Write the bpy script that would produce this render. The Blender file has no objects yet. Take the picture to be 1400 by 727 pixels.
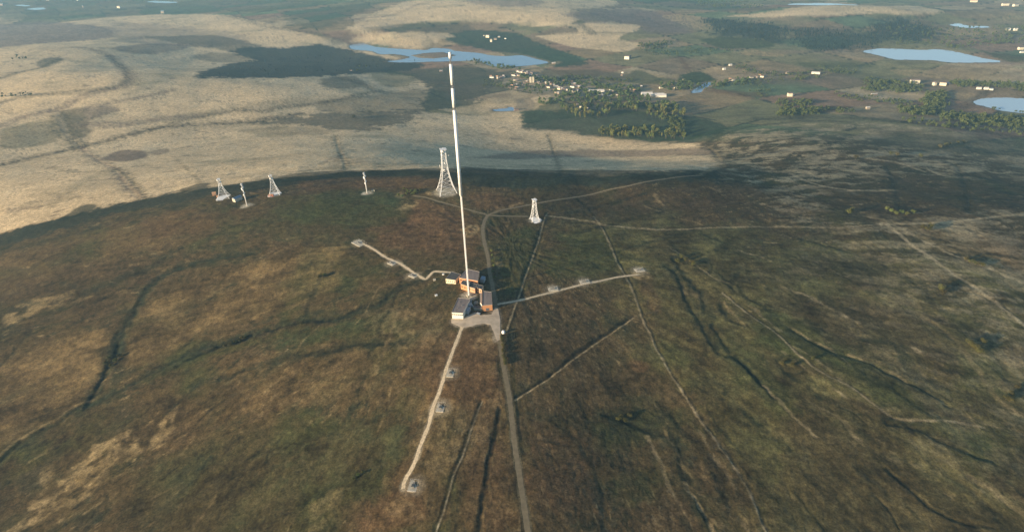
import bpy, math, random
import numpy as np
from math import radians as R, sin, cos, tan, pi
random.seed(7); rng = np.random.RandomState(11)
scene = bpy.context.scene
col = scene.collection

# ---------------------------------------------------------------- camera
CAMZ = 441.0; PITCH = R(30.1); ROLL = R(2.0); FPX = 834.0; CX, CY = 700.0, 363.5
cp, sp_ = cos(PITCH), sin(PITCH)
F0 = np.array([0, cp, -sp_]); R0 = np.array([1., 0, 0]); U0 = np.array([0, sp_, cp])
RR = R0*cos(ROLL) - U0*sin(ROLL); UU = U0*cos(ROLL) + R0*sin(ROLL)
import mathutils
cam_d = bpy.data.cameras.new('camera'); cam = bpy.data.objects.new('camera', cam_d); col.objects.link(cam)
cam_d.sensor_width = 36; cam_d.lens = 36*FPX/1400; cam_d.clip_start = 1; cam_d.clip_end = 90000
m = mathutils.Matrix(((RR[0], UU[0], -F0[0], 0), (RR[1], UU[1], -F0[1], 0), (RR[2], UU[2], -F0[2], CAMZ), (0, 0, 0, 1)))
cam.matrix_world = m
scene.camera = cam

# ---------------------------------------------------------------- light, sky, exposure
SUN_EL = R(11.0); SH = np.array([0.88, 0.47]); SH = SH/np.linalg.norm(SH)     # shadows fall along SH
world = bpy.data.worlds.new('World'); scene.world = world; world.use_nodes = True
wn = world.node_tree; sky = wn.nodes.new('ShaderNodeTexSky'); sky.sky_type = 'NISHITA'; sky.sun_disc = False
sky.sun_elevation = SUN_EL; sky.altitude = 800
sky.sun_rotation = math.atan2(-SH[0], -SH[1])
sky.dust_density = 1.0; sky.ozone_density = 1.5
wn.links.new(sky.outputs[0], wn.nodes['Background'].inputs[0]); wn.nodes['Background'].inputs[1].default_value = 0.085
sd = bpy.data.lights.new('sun', 'SUN'); sun = bpy.data.objects.new('sun', sd); col.objects.link(sun)
sd.energy = 5.0; sd.angle = R(0.6); sd.color = (1.0, 0.80, 0.56)
sdir = mathutils.Vector((SH[0]*cos(SUN_EL), SH[1]*cos(SUN_EL), -sin(SUN_EL)))
sun.rotation_euler = sdir.to_track_quat('-Z', 'Y').to_euler()
scene.view_settings.view_transform = 'Standard'; scene.view_settings.look = 'None'
scene.view_settings.exposure = 1.0; scene.view_settings.gamma = 1.0
scene.cycles.volume_bounces = 1
HAZE_DENSITY = 4.8e-5; HAZE_COL = (0.38, 0.72, 1.0)

# ---------------------------------------------------------------- noise
_perm = np.random.RandomState(3).permutation(1024).astype(np.int64)
_ga = np.random.RandomState(4).rand(1024)*2*pi; _gx = np.cos(_ga); _gy = np.sin(_ga)
def gn(x, y, seed=0):
    x = np.asarray(x, float) + seed*37.13; y = np.asarray(y, float) - seed*19.71
    ix = np.floor(x).astype(np.int64); iy = np.floor(y).astype(np.int64); fx = x-ix; fy = y-iy
    def g(a, b):
        h = _perm[(_perm[a & 1023] + b) & 1023]
        return _gx[h]*(x-a) + _gy[h]*(y-b)
    u = fx*fx*fx*(fx*(fx*6-15)+10); v = fy*fy*fy*(fy*(fy*6-15)+10)
    a = g(ix, iy); b = g(ix+1, iy); c = g(ix, iy+1); d = g(ix+1, iy+1)
    return (a + (b-a)*u + ((c + (d-c)*u) - (a + (b-a)*u))*v)*1.5
def fbm(x, y, o=4, seed=0, gain=.5):
    s = 0; a = 1; f = 1; t = 0
    for k in range(o):
        s = s + a*gn(x*f, y*f, seed+k*3); t += a; a *= gain; f *= 2.03
    return s/t
def sst(a, b, x):
    t = np.clip((x-a)/(b-a), 0, 1); return t*t*(3-2*t)

# ---------------------------------------------------------------- terrain
def ray(px, py):
    px = np.asarray(px, float); py = np.asarray(py, float)
    return F0[None]+RR[None]*((px-CX)/FPX)[:, None]-UU[None]*((py-CY)/FPX)[:, None]
def plane(pts, z):
    p = np.array(pts, float); d = ray(p[:, 0], p[:, 1]); z = np.asarray(z, float)
    t = (z-CAMZ)/d[:, 2]; return np.stack([d[:, 0]*t, d[:, 1]*t], 1)
CTRL = [  # where the ridge and the moors lie and how high they stand
 (641,405,0),(650,340,2),(650,290,3),(611,262,0),(560,300,-2),(500,265,-9),(430,300,-10),(378,266,-16),(335,280,-20),(304,270,-22),(731,300,-1),(560,420,-6),
 (700,500,-5),(700,727,-14),(500,700,-28),(250,720,-55),(0,720,-85),(0,600,-85),(160,485,-60),(0,450,-82),(200,380,-48),(0,340,-88),(100,310,-66),(200,290,-45),(300,450,-40),(400,520,-30),
 (850,420,-8),(870,600,-22),(1050,700,-17),(1250,720,-20),(1390,700,-22),(1390,560,-22),(1200,550,-15),(1050,470,-11),(950,350,-6),(1100,380,-11),(1280,400,-18),(1390,420,-24),(1390,300,-44),(1200,300,-28),(1050,300,-18),(900,280,-12),(800,260,-9),(1000,245,-34),
 (0,300,-100),(120,270,-82),(200,262,-70),(300,250,-50),(400,235,-50),(500,228,-48),(600,234,-16),(680,241,-3),(760,245,-2),(860,245,-4),(960,238,-26),(700,232,-38),(780,232,-40),(870,232,-40),
 (120,235,-115),(0,240,-130),(300,225,-100),(420,208,-110),(560,208,-125),(660,213,-165),(760,217,-180),(860,216,-178),(960,214,-125),
 (0,205,-142),(107,203,-146),(250,190,-150),(400,180,-160),(520,165,-180),(620,185,-185),(700,180,-205),(800,193,-210),(930,195,-180),
 (0,150,-125),(100,140,-118),(150,110,-92),(60,100,-95),(0,90,-110),(100,68,-120),(250,140,-135),(350,125,-140),(450,120,-160),(250,90,-165),(250,50,-190),(0,50,-190),
 (400,90,-190),(380,60,-205),(540,110,-215),(600,140,-205),(480,45,-190),(360,28,-190),(200,25,-220),(200,3,-260),(40,12,-262),(300,8,-255),
 (620,82,-228),(700,92,-226),(570,72,-230),(500,66,-230),(745,88,-228),(545,60,-212),(600,45,-205),(560,20,-170),(650,12,-150),(760,20,-165),(700,35,-195),(800,55,-210),(850,40,-200),(720,60,-222),
 (700,125,-218),(720,146,-212),(800,140,-216),(900,150,-214),(850,175,-208),(900,120,-224),(850,95,-222),(950,105,-228),(940,70,-222),(900,30,-222),(930,8,-245),
 (1000,185,-150),(1060,172,-168),(1060,150,-205),(1050,215,-92),(1150,200,-105),(1150,230,-78),(1250,210,-118),(1390,205,-165),(1390,240,-112),(1300,180,-160),(1200,170,-168),(1180,150,-208),
 (1370,143,-228),(1300,150,-224),(1400,160,-224),(1250,120,-228),(1270,75,-236),(1190,70,-236),(1350,84,-236),(1100,110,-226),(1100,80,-228),(1000,60,-226),(1020,38,-215),(1120,50,-215),(1230,40,-225),
 (1060,20,-200),(1150,14,-190),(1240,13,-200),(1120,5,-268),(1220,9,-262),(1320,35,-246),(1380,20,-246),(1390,5,-268),(1300,8,-262),
]
_c = np.array(CTRL, float); _cxy = plane(_c[:, :2], _c[:, 2]); _cz = _c[:, 2]
extra = []
for a in range(0, 360, 30):
    for rr_, zz in ((14000, -250),):
        extra.append((sin(R(a))*rr_, cos(R(a))*rr_, zz))
for a in range(75, 290, 24):
    extra.append((sin(R(a))*900, cos(R(a))*900, -95)); extra.append((sin(R(a))*4000, cos(R(a))*4000, -210))
for a in (52, -52, 60, -60):
    extra.append((sin(R(a))*6000, cos(R(a))*6000, -235)); extra.append((sin(R(a))*3000, cos(R(a))*3000, -190 if a > 0 else -150))
    extra.append((sin(R(a))*1500, cos(R(a))*1500, -125 if a < 0 else -75))
extra.append((0, 0, -45)); extra.append((0, 9500, -255)); extra.append((-3000, 9500, -262)); extra.append((3500, 9500, -262))
_e = np.array(extra); _cxy = np.vstack([_cxy, _e[:, :2]])/1000; _cz = np.concatenate([_cz, _e[:, 2]])
def _phi(r2): return 0.5*r2*np.log(r2+1e-9)
_n = len(_cz); _K = _phi(((_cxy[:, None]-_cxy[None])**2).sum(2)) + np.eye(_n)*2e-4
_P = np.hstack([np.ones((_n, 1)), _cxy]); _A = np.block([[_K, _P], [_P.T, np.zeros((3, 3))]])
_w = np.linalg.solve(_A, np.concatenate([_cz, np.zeros(3)]))
def rbf(X, Y):
    X = np.asarray(X, float)/1000; Y = np.asarray(Y, float)/1000
    s = _w[_n] + _w[_n+1]*X + _w[_n+2]*Y
    for i in range(_n):
        s = s + _w[i]*_phi((X-_cxy[i, 0])**2 + (Y-_cxy[i, 1])**2)
    return s

def polydist(X, Y, P, closed=False):
    """distance to a polyline; P (n,2)"""
    d = np.full(X.shape, 1e12); n = len(P)
    for i in range(n if closed else n-1):
        a = P[i]; b = P[(i+1) % n]; ab = b-a; L = (ab**2).sum()+1e-9
        t = np.clip(((X-a[0])*ab[0] + (Y-a[1])*ab[1])/L, 0, 1)
        d = np.minimum(d, (X-a[0]-t*ab[0])**2 + (Y-a[1]-t*ab[1])**2)
    return np.sqrt(d)
def inside(X, Y, P):
    r = np.zeros(X.shape, bool); n = len(P)
    for i in range(n):
        x1, y1 = P[i]; x2, y2 = P[(i+1) % n]
        if y1 == y2: continue
        c = ((y1 > Y) != (y2 > Y)) & (X < (x2-x1)*(Y-y1)/(y2-y1)+x1)
        r ^= c
    return r
def signed(X, Y, P):   # + inside
    d = polydist(X, Y, P, True); return np.where(inside(X, Y, P), d, -d)
def crop(X, Y, P, m):
    return np.nonzero((X > P[:, 0].min()-m) & (X < P[:, 0].max()+m) & (Y > P[:, 1].min()-m) & (Y < P[:, 1].max()+m))[0]
def catmull(P, k=4):
    P = np.asarray(P, float); out = []
    for i in range(len(P)-1):
        p0 = P[max(i-1, 0)]; p1 = P[i]; p2 = P[i+1]; p3 = P[min(i+2, len(P)-1)]
        for j in range(k):
            t = j/k; out.append(0.5*((2*p1)+(-p0+p2)*t+(2*p0-5*p1+4*p2-p3)*t*t+(-p0+3*p1-3*p2+p3)*t**3))
    out.append(P[-1]); return np.array(out)

def cc(x0, y0, s, pts): return [(x0+a/s, y0+b/s) for a, b in pts]
LAKES = []
def lake(label, z, pts, hole=None):
    P = catmull(list(plane(pts, z))+[plane(pts[:1], z)[0]], 3)[:-1]
    LAKES.append(dict(label=label, z=z, P=P, H=None if hole is None else plane(hole, z)))
lake('long pale blue reservoir with an island, behind the tip of the tall mast', -232, cc(460, 0, 4.543, [(75,285),(120,272),(180,272),(240,292),(400,305),(500,310),(560,312),(600,300),(700,305),(740,318),(880,330),(960,345),(1060,350),(1150,345),(1250,370),(1320,390),(1200,408),(1050,415),(960,410),(900,385),(860,378),(720,382),(600,385),(400,390),(310,382),(380,375),(450,360),(440,350),(360,338),(270,338),(220,320),(130,312),(90,305)]),
     cc(460, 0, 4.543, [(465,345),(560,330),(660,325),(745,345),(700,355),(600,365),(510,360)]))
lake('round blue pond below the village', -214, cc(650, 90, 9.087, [(540,440),(600,425),(660,440),(695,480),(690,530),(640,555),(560,550),(540,510),(545,470)]))
lake('narrow blue pond beside the round pond', -214, cc(650, 90, 9.087, [(200,545),(300,535),(380,530),(420,515),(480,520),(500,545),(480,560),(250,565)]))
lake('large pale reservoir under dark plantations on the right', -238, cc(1100, 0, 4.04, [(305,285),(400,270),(500,270),(640,277),(750,273),(850,290),(1000,325),(1110,342),(950,347),(820,347),(700,335),(590,332),(500,330),(420,310),(330,290)]))
lake('reservoir cut by the right edge of the photo', -230, cc(1100, 0, 4.04, [(930,562),(980,545),(1100,540),(1212,545),(1290,555),(1340,590),(1300,615),(1212,625),(1100,615),(1000,590),(940,575)]))
lake('small blue stream pool east of the village', -226, cc(900, 0, 5.59, [(250,700),(330,650),(380,630),(430,640),(400,655),(350,680),(330,705),(260,712)]))
lake('thin pale lake beyond the straw coloured hill', -270, [(1073,7),(1085,5.2),(1120,4.6),(1160,6),(1175,8),(1150,9),(1090,8.8)])
lake('sliver of water at the far edge left', -264, [(198,3.2),(212,1.6),(232,2.2),(244,3.6),(225,4.8)])
lake('sliver of water at the top left corner', -264, [(36,12.5),(50,11),(66,11),(60,13.2),(45,14.2)])
lake('tiny far pool at the top left corner', -264, [(19,7.6),(30,6.8),(42,8.2),(32,9.2)])
lake('thin winding water among fields above the right reservoir', -246, [(1297,34.5),(1310,32.3),(1325,35.6),(1355,36),(1351,38),(1320,38.4)])

RIDGE_C = np.array([0.0, 820.0])
def base(X, Y):
    X = np.asarray(X, float); Y = np.asarray(Y, float)
    z = rbf(X, Y); r = np.hypot(X, Y)
    far = sst(1300, 2600, r)
    z = z + far*(7*fbm(X/420, Y/420, 3, 5)) + (1-far)*2.2*fbm(X/170, Y/170, 2, 9)
    for L in LAKES:
        ii = crop(X, Y, L['P'], 260)
        if len(ii) == 0: continue
        s = signed(X[ii], Y[ii], L['P'])
        if L['H'] is not None: s = np.minimum(s, -signed(X[ii], Y[ii], L['H']))
        out = np.clip(-s, 0, None); wgt = 1-sst(0, 220, out)
        shore = L['z'] + np.minimum(1.2+out*0.03, 6)
        zz = z[ii]*(1-wgt) + shore*wgt
        z[ii] = np.where(s > 0, L['z']-np.minimum(s*.25, 3), zz)
    return z
def at(pts):
    p = np.array(pts, float); d = ray(p[:, 0], p[:, 1]); n = len(p)
    hd = np.hypot(d[:, 0], d[:, 1]); r = np.concatenate([np.geomspace(260, 16000, 360)])
    T = r[None]/hd[:, None]; X = d[:, 0:1]*T; Y = d[:, 1:2]*T; Z = CAMZ+d[:, 2:3]*T
    g = base(X.ravel(), Y.ravel()).reshape(X.shape); df = Z-g
    k = np.argmax(df < 0, 1); k = np.maximum(k, 1); i = np.arange(n)
    a = df[i, k-1]; b = df[i, k]; t = np.clip(a/(a-b+1e-9), 0, 1); tt = T[i, k-1]+(T[i, k]-T[i, k-1])*t
    return np.stack([d[:, 0]*tt, d[:, 1]*tt], 1)

# ---- traced lines: everything is turned into ground coordinates at once
_jobs = []; _res = {}
def J(name, pts): _jobs.append((name, pts))
# surfaced roads
J('road_main', [(724,740),(722,727),(711,655),(703,602),(700,574),(696,540),(691,512),(687,492),(684.5,470),(683,454),(679,432),(677,414),(673.5,392),(669.5,373),(667,351),(662,331),(660,313),(663,301),(667,294)])
J('road_ridge', [(667,294),(684,288),(700,284.5),(745,276),(800,267.5),(830,260),(860,254),(890,247.5),(925,242.5),(955,240)])
J('road_tower', [(667,294),(645,288),(615,279.5),(599.5,275.6),(582,270),(565,268)])
J('road_spur', [(667,294),(680,295),(700,295.6),(722,296)])
J('track_south', [(632,446),(622,472),(611,502),(600,537),(592,556),(586,581),(575,608),(565,636),(554,655),(551,668)])
J('track_east', [(680,416),(710,410.5),(740,403),(765,397),(795,389),(820,384),(843,379),(872,375.5)])
J('track_west', [(486,329),(499,334.5),(511,341),(528,352),(545,359.5),(561.5,370),(574,378),(581,381.6),(586,378),(593,371.5),(602,371.5),(616,372.5)])
ROADS = {'road_main': 2.6, 'road_ridge': 1.7, 'road_tower': 1.5, 'road_spur': 1.7, 'track_south': 1.9, 'track_east': 1.7, 'track_west': 1.9}
# painted / carved line features: name, points, half width m, depth, colour key
LINES = []
def LN(pts, w, depth, c, k=1.0, rag=.5): LINES.append((len(LINES), w, depth, c, k, rag)); J('l%d' % (len(LINES)-1), pts)
LN([(750,290),(745,300),(738,325),(733,340),(725,362),(718,381),(712,401),(705,419),(697,442),(693.6,452)], 3.4, 2.2, 'dark', .95, .15)
LN([(749,290),(744,300),(737,325),(732,340),(724,362),(717,381),(711,401),(704,419),(696,442),(692.6,452)], 1.0, 0, 'trk', .6, .1)
LN([(703,545),(715,537),(750,515),(787,485),(820,462),(850,442),(865,432)], 2.6, 1.8, 'black', .9, .15)
LN([(704,547),(716,539),(751,517),(788,488),(821,465),(851,445),(866,434)], .8, 0, 'trk', .6, .1)
LN([(866,433),(885,428),(905,423)], 1.2, 0, 'stone', .25)
LN([(812,296),(822,310),(835,337),(845,360),(857,381),(870,410),(877,432),(890,460),(902,485),(915,507),(936,540),(957,572),(992,619),(1021,664),(1037,704),(1048,728),(1056,745)], 1.4, 0, 'trk', .6)
LN([(825,310),(838,337),(848,360),(860,381),(873,410),(880,432),(893,460),(905,485),(918,507),(939,540),(960,572),(995,619),(1024,664),(1040,704),(1051,728)], 1.6, 1.0, 'dark', .75)
LN([(683.5,557),(679,582),(670,624),(662,671),(654,718),(650,745)], 2.2, 1.8, 'black', 1.0, .25)
LN([(659,548),(648,576),(634,618),(620,651),(609,690),(597,725),(593,745)], .8, 0, 'stone', .9, .1)
LN([(657,548),(646,576),(631,618),(617,651),(606,690),(594,725)], 1.5, .9, 'dark', .9, .1)
LN([(661,548),(650,576),(637,618),(624,651),(613,690),(601,725)], .9, .5, 'dark', .6)
LN([(728,727),(717,655),(708,602),(703,574),(700,550),(697,530)], .7, .2, 'dark', .4)
LN([(678,436),(684,470),(681,492),(690,540),(698,602),(705,655),(716,727)], .8, .3, 'dark', .6)
LN([(347,345),(300,352),(250,365),(225,375),(205,395),(190,415),(175,440),(162,462),(160,482),(142,512),(128,545)], 6.0, 3.4, 'gully', .85)
LN([(162,470),(160,482),(150,500),(142,512),(126,544),(118,556)], 2.6, 3.0, 'black', .8, 1.1)
LN([(128,548),(103,560),(82,576),(51,591),(20,612),(0,630),(-30,650)], 2.8, 2.8, 'dark', .9)
LN([(126,545),(100,556),(79,571),(48,587),(18,606),(0,622)], 1.6, 0, 'straw', .5)
LN([(118,556),(150,540),(200,515),(245,492),(270,475),(300,470),(325,462),(345,455),(382,446),(420,437),(455,437),(490,427),(520,417),(540,397),(575,382)], 3.2, 2.4, 'gully', .8)
LN([(300,470),(315,466),(330,461),(345,457)], 4.5, 2.5, 'black', .8)
LN([(200,520),(245,498),(280,485),(345,468),(400,455),(455,448),(500,440)], 7, 0, 'green', .5)
LN([(300,520),(350,500),(400,485),(450,482),(480,470),(520,470),(555,467)], 4.5, 1.5, 'gully', .7)
LN([(380,470),(440,462),(500,452),(560,440)], 9, 0, 'green', .35)
LN([(440,380),(430,400),(422,420),(420,435)], 3.5, 1.5, 'gully', .6)
LN([(420,437),(440,425),(450,430),(440,438)], 2.5, .5, 'gully', .5)
LN([(325,537),(300,552),(280,566),(268,580)], 1.5, 1.2, 'black', .7)
LN([(0,500),(20,480),(35,462),(60,448),(90,440)], 2.5, 1.2, 'gully', .6)
LN([(30,412),(60,415),(90,407),(105,395),(85,385)], 2.5, .8, 'gully', .6)
LN([(100,415),(120,398),(150,388),(175,375),(210,365),(230,350)], 5, 1.2, 'gully', .45)
LN([(0,345),(60,330),(120,310),(200,290),(260,280)], 5, .8, 'gully', .5)
LN([(60,330),(110,318),(170,300),(230,285)], 4, .5, 'gully', .45)
LN([(0,340),(40,318),(100,303),(150,288),(200,272),(270,258),(340,255),(400,246)], 11, 0, 'gully', .55)
LN([(590,372),(575,382),(540,397),(520,415),(490,426),(455,436),(420,437),(382,446),(350,457),(325,463),(290,474),(262,486),(235,500),(205,514),(165,534),(130,550),(110,562)], 9, 0, 'gully', .65, .5)
LN([(555,392),(520,412),(490,424),(455,436),(420,440),(382,449),(345,460)], 3.0, 0, 'black', .7, .8)
LN([(345,460),(300,474),(275,484),(262,490),(240,500)], 2.6, 1.5, 'black', .85, .7)
LN([(560,466),(520,470),(480,471),(450,480),(410,486),(370,500),(340,515)], 8, 0, 'gully', .55, .5)
LN([(552,467),(520,471),(485,472),(450,482),(420,485)], 3, 0, 'black', .6, .5)
LN([(350,343),(300,351),(250,364),(222,378),(203,396),(188,416),(174,441),(163,462),(158,482)], 8, 0, 'gully', .7, .5)
LN([(230,350),(205,365),(175,375),(150,388),(120,398)], 9, 0, 'gully', .5, .5)
LN([(130,548),(100,562),(60,588),(20,614),(-20,640)], 6, 0, 'gully', .6, .5)
LN([(525,430),(480,448),(440,458),(400,462),(360,475)], 12, 0, 'green2', .35, .5)
# right hand gullies
LN([(911,364),(927,376),(939,409),(950,430),(959,444),(975,470),(985,482),(1012,492),(1037,520)], 3.0, 2.2, 'dark', .85)
LN([(920,350),(938,378),(957,400),(966,425)], 3.4, 1.8, 'dark', .7)
LN([(931,385),(938,400),(950,403),(962,412)], 3, 0, 'straw', .4)
LN([(975,445),(995,477),(1020,502),(1042,525),(1060,545)], 2.6, 1.8, 'dark', .7)
LN([(988,401),(1011,419),(1032,435),(1061,455),(1087,480),(1120,507),(1157,525),(1182,542),(1209,563),(1230,573),(1270,575),(1307,576),(1345,585)], 1.3, 0, 'trk', .7)
LN([(991,401),(1014,419),(1035,435),(1064,455),(1090,480),(1123,507),(1160,525),(1185,542),(1212,565),(1235,577)], 1.6, .8, 'dark', .7)
LN([(985,415),(992,430),(1005,440),(1020,445)], 3.2, 1.5, 'dark', .8)
LN([(990,413),(998,425),(1010,437),(1018,444)], 2.0, 0, 'straw', .5)
LN([(1082,450),(1125,475),(1157,487),(1190,497),(1225,515),(1262,532),(1300,556)], 2.6, 1.8, 'dark', .7)
LN([(1080,447),(1100,458),(1125,472),(1160,484),(1190,495),(1225,512),(1265,538),(1307,559),(1340,577),(1361,583),(1400,590),(1420,596)], 1.5, 0, 'straw', .6, 1.2)
LN([(1082,452),(1125,476),(1157,489),(1190,499),(1225,517),(1262,534),(1300,558)], 7, 0, 'gully', .6, .6)
LN([(911,364),(927,376),(939,409),(950,430),(959,444),(975,470),(990,484),(1012,494),(1037,522),(1060,545)], 8, 0, 'gully', .65, .5)
LN([(925,345),(938,378),(957,400),(972,440),(995,477),(1020,502)], 6, 0, 'gully', .6, .6)
LN([(828,566),(852,574),(891,590),(926,605),(934,638),(944,667),(963,698)], 9, 0, 'gully', .65, .5)
LN([(1214,578),(1256,586),(1294,607),(1333,622)], 8, 0, 'gully', .6, .5)
LN([(1214,578),(1256,586),(1294,607),(1333,622),(1358,630)], 2.4, 1.8, 'dark', .75)
LN([(1212,640),(1245,671),(1281,699),(1320,715),(1358,720)], 1.8, 1.6, 'black', .7)
LN([(1194,676),(1214,694),(1230,722)], 1.2, 1.0, 'black', .65)
LN([(828,566),(852,574),(891,590),(926,601),(934,638),(944,667),(963,698),(973,722),(978,740)], 3.2, 1.8, 'dark', .8)
LN([(936,660),(944,672),(957,692),(970,716),(978,735)], 1.7, 0, 'straw', .75, .8)
LN([(907,548),(939,588),(971,619),(992,659),(1000,700)], 4.5, 1.5, 'dark', .55)
LN([(1060,400),(1110,440),(1160,470),(1230,500),(1290,540)], 6, .6, 'gully', .3)
LN([(1060,490),(1085,485),(1103,497),(1098,508),(1075,508),(1060,490)], 1.6, .8, 'dark', .6)
LN([(785,610),(760,605),(740,601),(722,600)], 1.6, .3, 'dark', .5)
LN([(750,620),(768,633),(785,634)], 1.2, .2, 'dark', .5)
LN([(920,330),(930,350),(915,362)], 4, 1, 'dark', .6)
LN([(960,357),(975,362),(968,376)], 2, .8, 'dark', .7)
LN([(985,375),(1000,385),(1010,372),(1000,392)], 3, 1, 'dark', .7)
LN([(1010,390),(1025,408),(1055,418)], 3, 1, 'dark', .6)
LN([(0,455),(25,440),(50,430),(75,425),(110,415)], 2.6, 1, 'gully', .5)
LN([(420,512),(470,520),(520,505),(560,500)], 3, .5, 'gully', .4)
LN([(0,690),(60,660),(110,640)], 3, .5, 'gully', .35)
LN([(350,620),(420,600),(480,585),(540,560)], 3.5, 1, 'dark', .4)
LN([(350,720),(430,680),(500,640),(560,600),(590,560)], 3, .8, 'gully', .4)
LN([(700,560),(740,570),(790,600),(820,650),(830,720)], 3, .6, 'gully', .3)
LN([(760,600),(790,625),(800,650),(815,700)], 2, 0, 'rust', .45)
LN([(1060,600),(1130,640),(1190,680)], 3, .5, 'gully', .35)
LN([(1240,600),(1290,640),(1350,690),(1400,720)], 4, .8, 'gully', .4)
LN([(1260,430),(1310,470),(1360,540),(1400,570)], 3, 0, 'straw', .4)
LN([(1100,330),(1180,350),(1240,380),(1300,430)], 4, .5, 'gully', .4)
LN([(880,330),(960,340),(1040,350),(1120,370)], 3, .4, 'gully', .4)
# right hand paths
LN([(750,295),(805,302),(825,307),(895,314),(950,312),(1050,310),(1150,311),(1205,307),(1275,305),(1321,301),(1376,295),(1420,293)], 1.9, 0, 'trk', .5)
LN([(1200,306),(1275,305),(1321,301),(1376,295),(1420,293)], 2.2, 0, 'trk', .7)
LN([(1205,304),(1220,312),(1244,333),(1273,352),(1299,372),(1332,392),(1367,418),(1405,448)], 2.6, 0, 'trk', .85)
LN([(1369,417),(1405,444)], 1.4, .6, 'dark', .8)
LN([(1215,306),(1240,317),(1273,335),(1310,351),(1343,363),(1376,377),(1420,396)], 2.6, 0, 'trk', .75, .9)
LN([(1080,237),(1112,251),(1162,260),(1225,260)], 3, 0, 'trk', .7)
LN([(1185,217),(1225,222),(1262,234)], 3, 0, 'trk', .75)
LN([(1270,232),(1287,239)], 3, 0, 'trk', .7)
LN([(1365,214),(1385,222),(1405,228)], 3, 0, 'straw', .5)
LN([(1212,227),(1222,245),(1226,262),(1230,285)], 5, 1.5, 'gully', .8)
LN([(1287,220),(1307,226),(1318,245),(1322,262),(1326,290)], 5, 1.5, 'gully', .75)
LN([(1150,232),(1175,238),(1200,246)], 3, 0, 'straw', .5)
LN([(1330,232),(1352,243)], 3, 0, 'straw', .5)
LN([(984,220),(977,207),(967,201),(975,190),(1000,180),(1030,173),(1060,169),(1110,165),(1170,168)], 4.5, 1, 'gully', .7)
LN([(955,240),(977,230),(985,219),(978,207),(966,200)], 2.5, 0, 'straw', .6)
LN([(1000,225),(1060,240),(1080,232),(1130,200),(1160,185)], 6, 0, 'gully', .55)
LN([(1130,172),(1160,178),(1190,176),(1230,185),(1290,190),(1340,197)], 9, 0, 'gully', .45)
LN([(1150,190),(1200,196),(1260,200),(1340,207),(1400,212)], 10, 0, 'gully', .6)
LN([(950,235),(1000,238),(1060,236),(1100,240)], 9, 0, 'gully', .5)
LN([(880,275),(905,288),(880,295),(840,305),(790,318)], 4, .8, 'dark', .6)
LN([(895,265),(900,275),(907,280)], 2.5, 0, 'straw', .6)
LN([(970,256),(985,262)], 2.5, 0, 'straw', .45)
LN([(790,272),(805,285),(818,300)], 3, .6, 'dark', .6)
LN([(750,312),(770,308),(800,304),(830,312)], 2.5, .5, 'dark', .5)
LN([(960,317),(990,330),(1010,325),(985,340),(960,345)], 5, 1.2, 'dark', .55)
LN([(1250,385),(1265,395),(1272,412)], 5, .8, 'dark', .45)
LN([(1270,440),(1290,452),(1300,462)], 3, 1, 'dark', .6)
LN([(1185,464),(1215,466),(1235,480),(1250,505),(1300,530)], 6, 1, 'gully', .6)
LN([(1335,455),(1355,478),(1370,500),(1385,525),(1410,545)], 6, 1, 'gully', .6)
LN([(1375,590),(1340,600),(1335,650),(1390,700)], 7, 0, 'green', .4)
LN([(1320,650),(1350,665),(1385,690)], 4, 0, 'straw', .35)
# left far lines
LN([(-20,231),(0,226),(50,214),(107,202),(150,192),(212,176),(275,170),(350,166),(400,158)], 6.5, 2, 'dark', .85)
LN([(78,158),(87,177),(95,184),(110,202)], 7, 1, 'gully', .85)
LN([(76,152),(83,165),(90,180)], 3, 0, 'stone', .6)
LN([(110,202),(135,220),(157,232),(168,248),(175,255),(190,270)], 4.5, 1, 'heath_shade', .8, .9)
LN([(157,230),(175,240),(188,256),(200,270)], 2.5, .5, 'gully', .7, .9)
LN([(100,65),(140,72),(162,87),(177,102),(172,115),(150,122),(112,132),(78,150),(37,158),(0,172)], 7, 0, 'heath_shade', .75)
LN([(145,75),(165,90),(174,104),(165,115),(145,122),(112,128),(60,130)], 3.5, 0, 'dark', .5)
LN([(0,140),(40,131),(112,124),(150,120)], 5, 0, 'gully', .6)
LN([(120,147),(200,132),(237,122)], 4, 0, 'heath_shade', .7)
LN([(205,177),(262,162),(320,152),(358,152),(385,147),(423,143),(462,137),(491,129),(520,125)], 5, 1, 'dark', .7)
LN([(462,106),(487,112),(510,123)], 6, 1, 'dark', .7)
LN([(120,170),(170,170),(205,165),(230,162),(270,158)], 9, 0, 'heath_shade', .7)
LN([(0,107),(30,98),(60,92),(80,82)], 7, 0, 'gully', .8)
LN([(330,146),(360,143),(385,142),(410,140)], 14, 0, 'gully', .5)
LN([(70,228),(110,236),(150,234)], 4, 0, 'gully', .45, .9)
LN([(0,290),(25,286),(50,284)], 6, 0, 'heath_shade', .5, .9)
LN([(40,268),(75,264),(105,262)], 6, 0, 'gully', .35, .9)
LN([(70,280),(85,272),(110,270)], 6, 0, 'gully', .35, .9)
LN([(240,218),(260,234),(275,250)], 2.5, 0, 'gully', .5, .9)
LN([(458,185),(463,203),(470,218),(473,232)], 4, 1, 'gully', .75, .9)
LN([(455,222),(464,212),(440,224)], 4, 0, 'heath_shade', .5, .9)
LN([(749,184),(755,200),(762,222),(768,240)], 3.5, 1, 'gully', .6)
LN([(300,22),(320,23),(345,30),(360,36),(400,42),(430,46),(460,58)], 9, 0, 'dark', .6)
LN([(480,28),(500,25),(540,20),(575,5)], 8, 0, 'heath_shade', .5)
LN([(790,30),(800,38),(812,47)], 8, 0, 'gully', .7)
LN([(760,47),(810,45),(860,46)], 7, 0, 'gully', .55)
LN([(732,95),(745,92),(756,88),(762,86)], 6, 0, 'straw', .9)
LN([(1312,150),(1330,140),(1345,128),(1352,122)], 5, 0, 'dark', .7)
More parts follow.
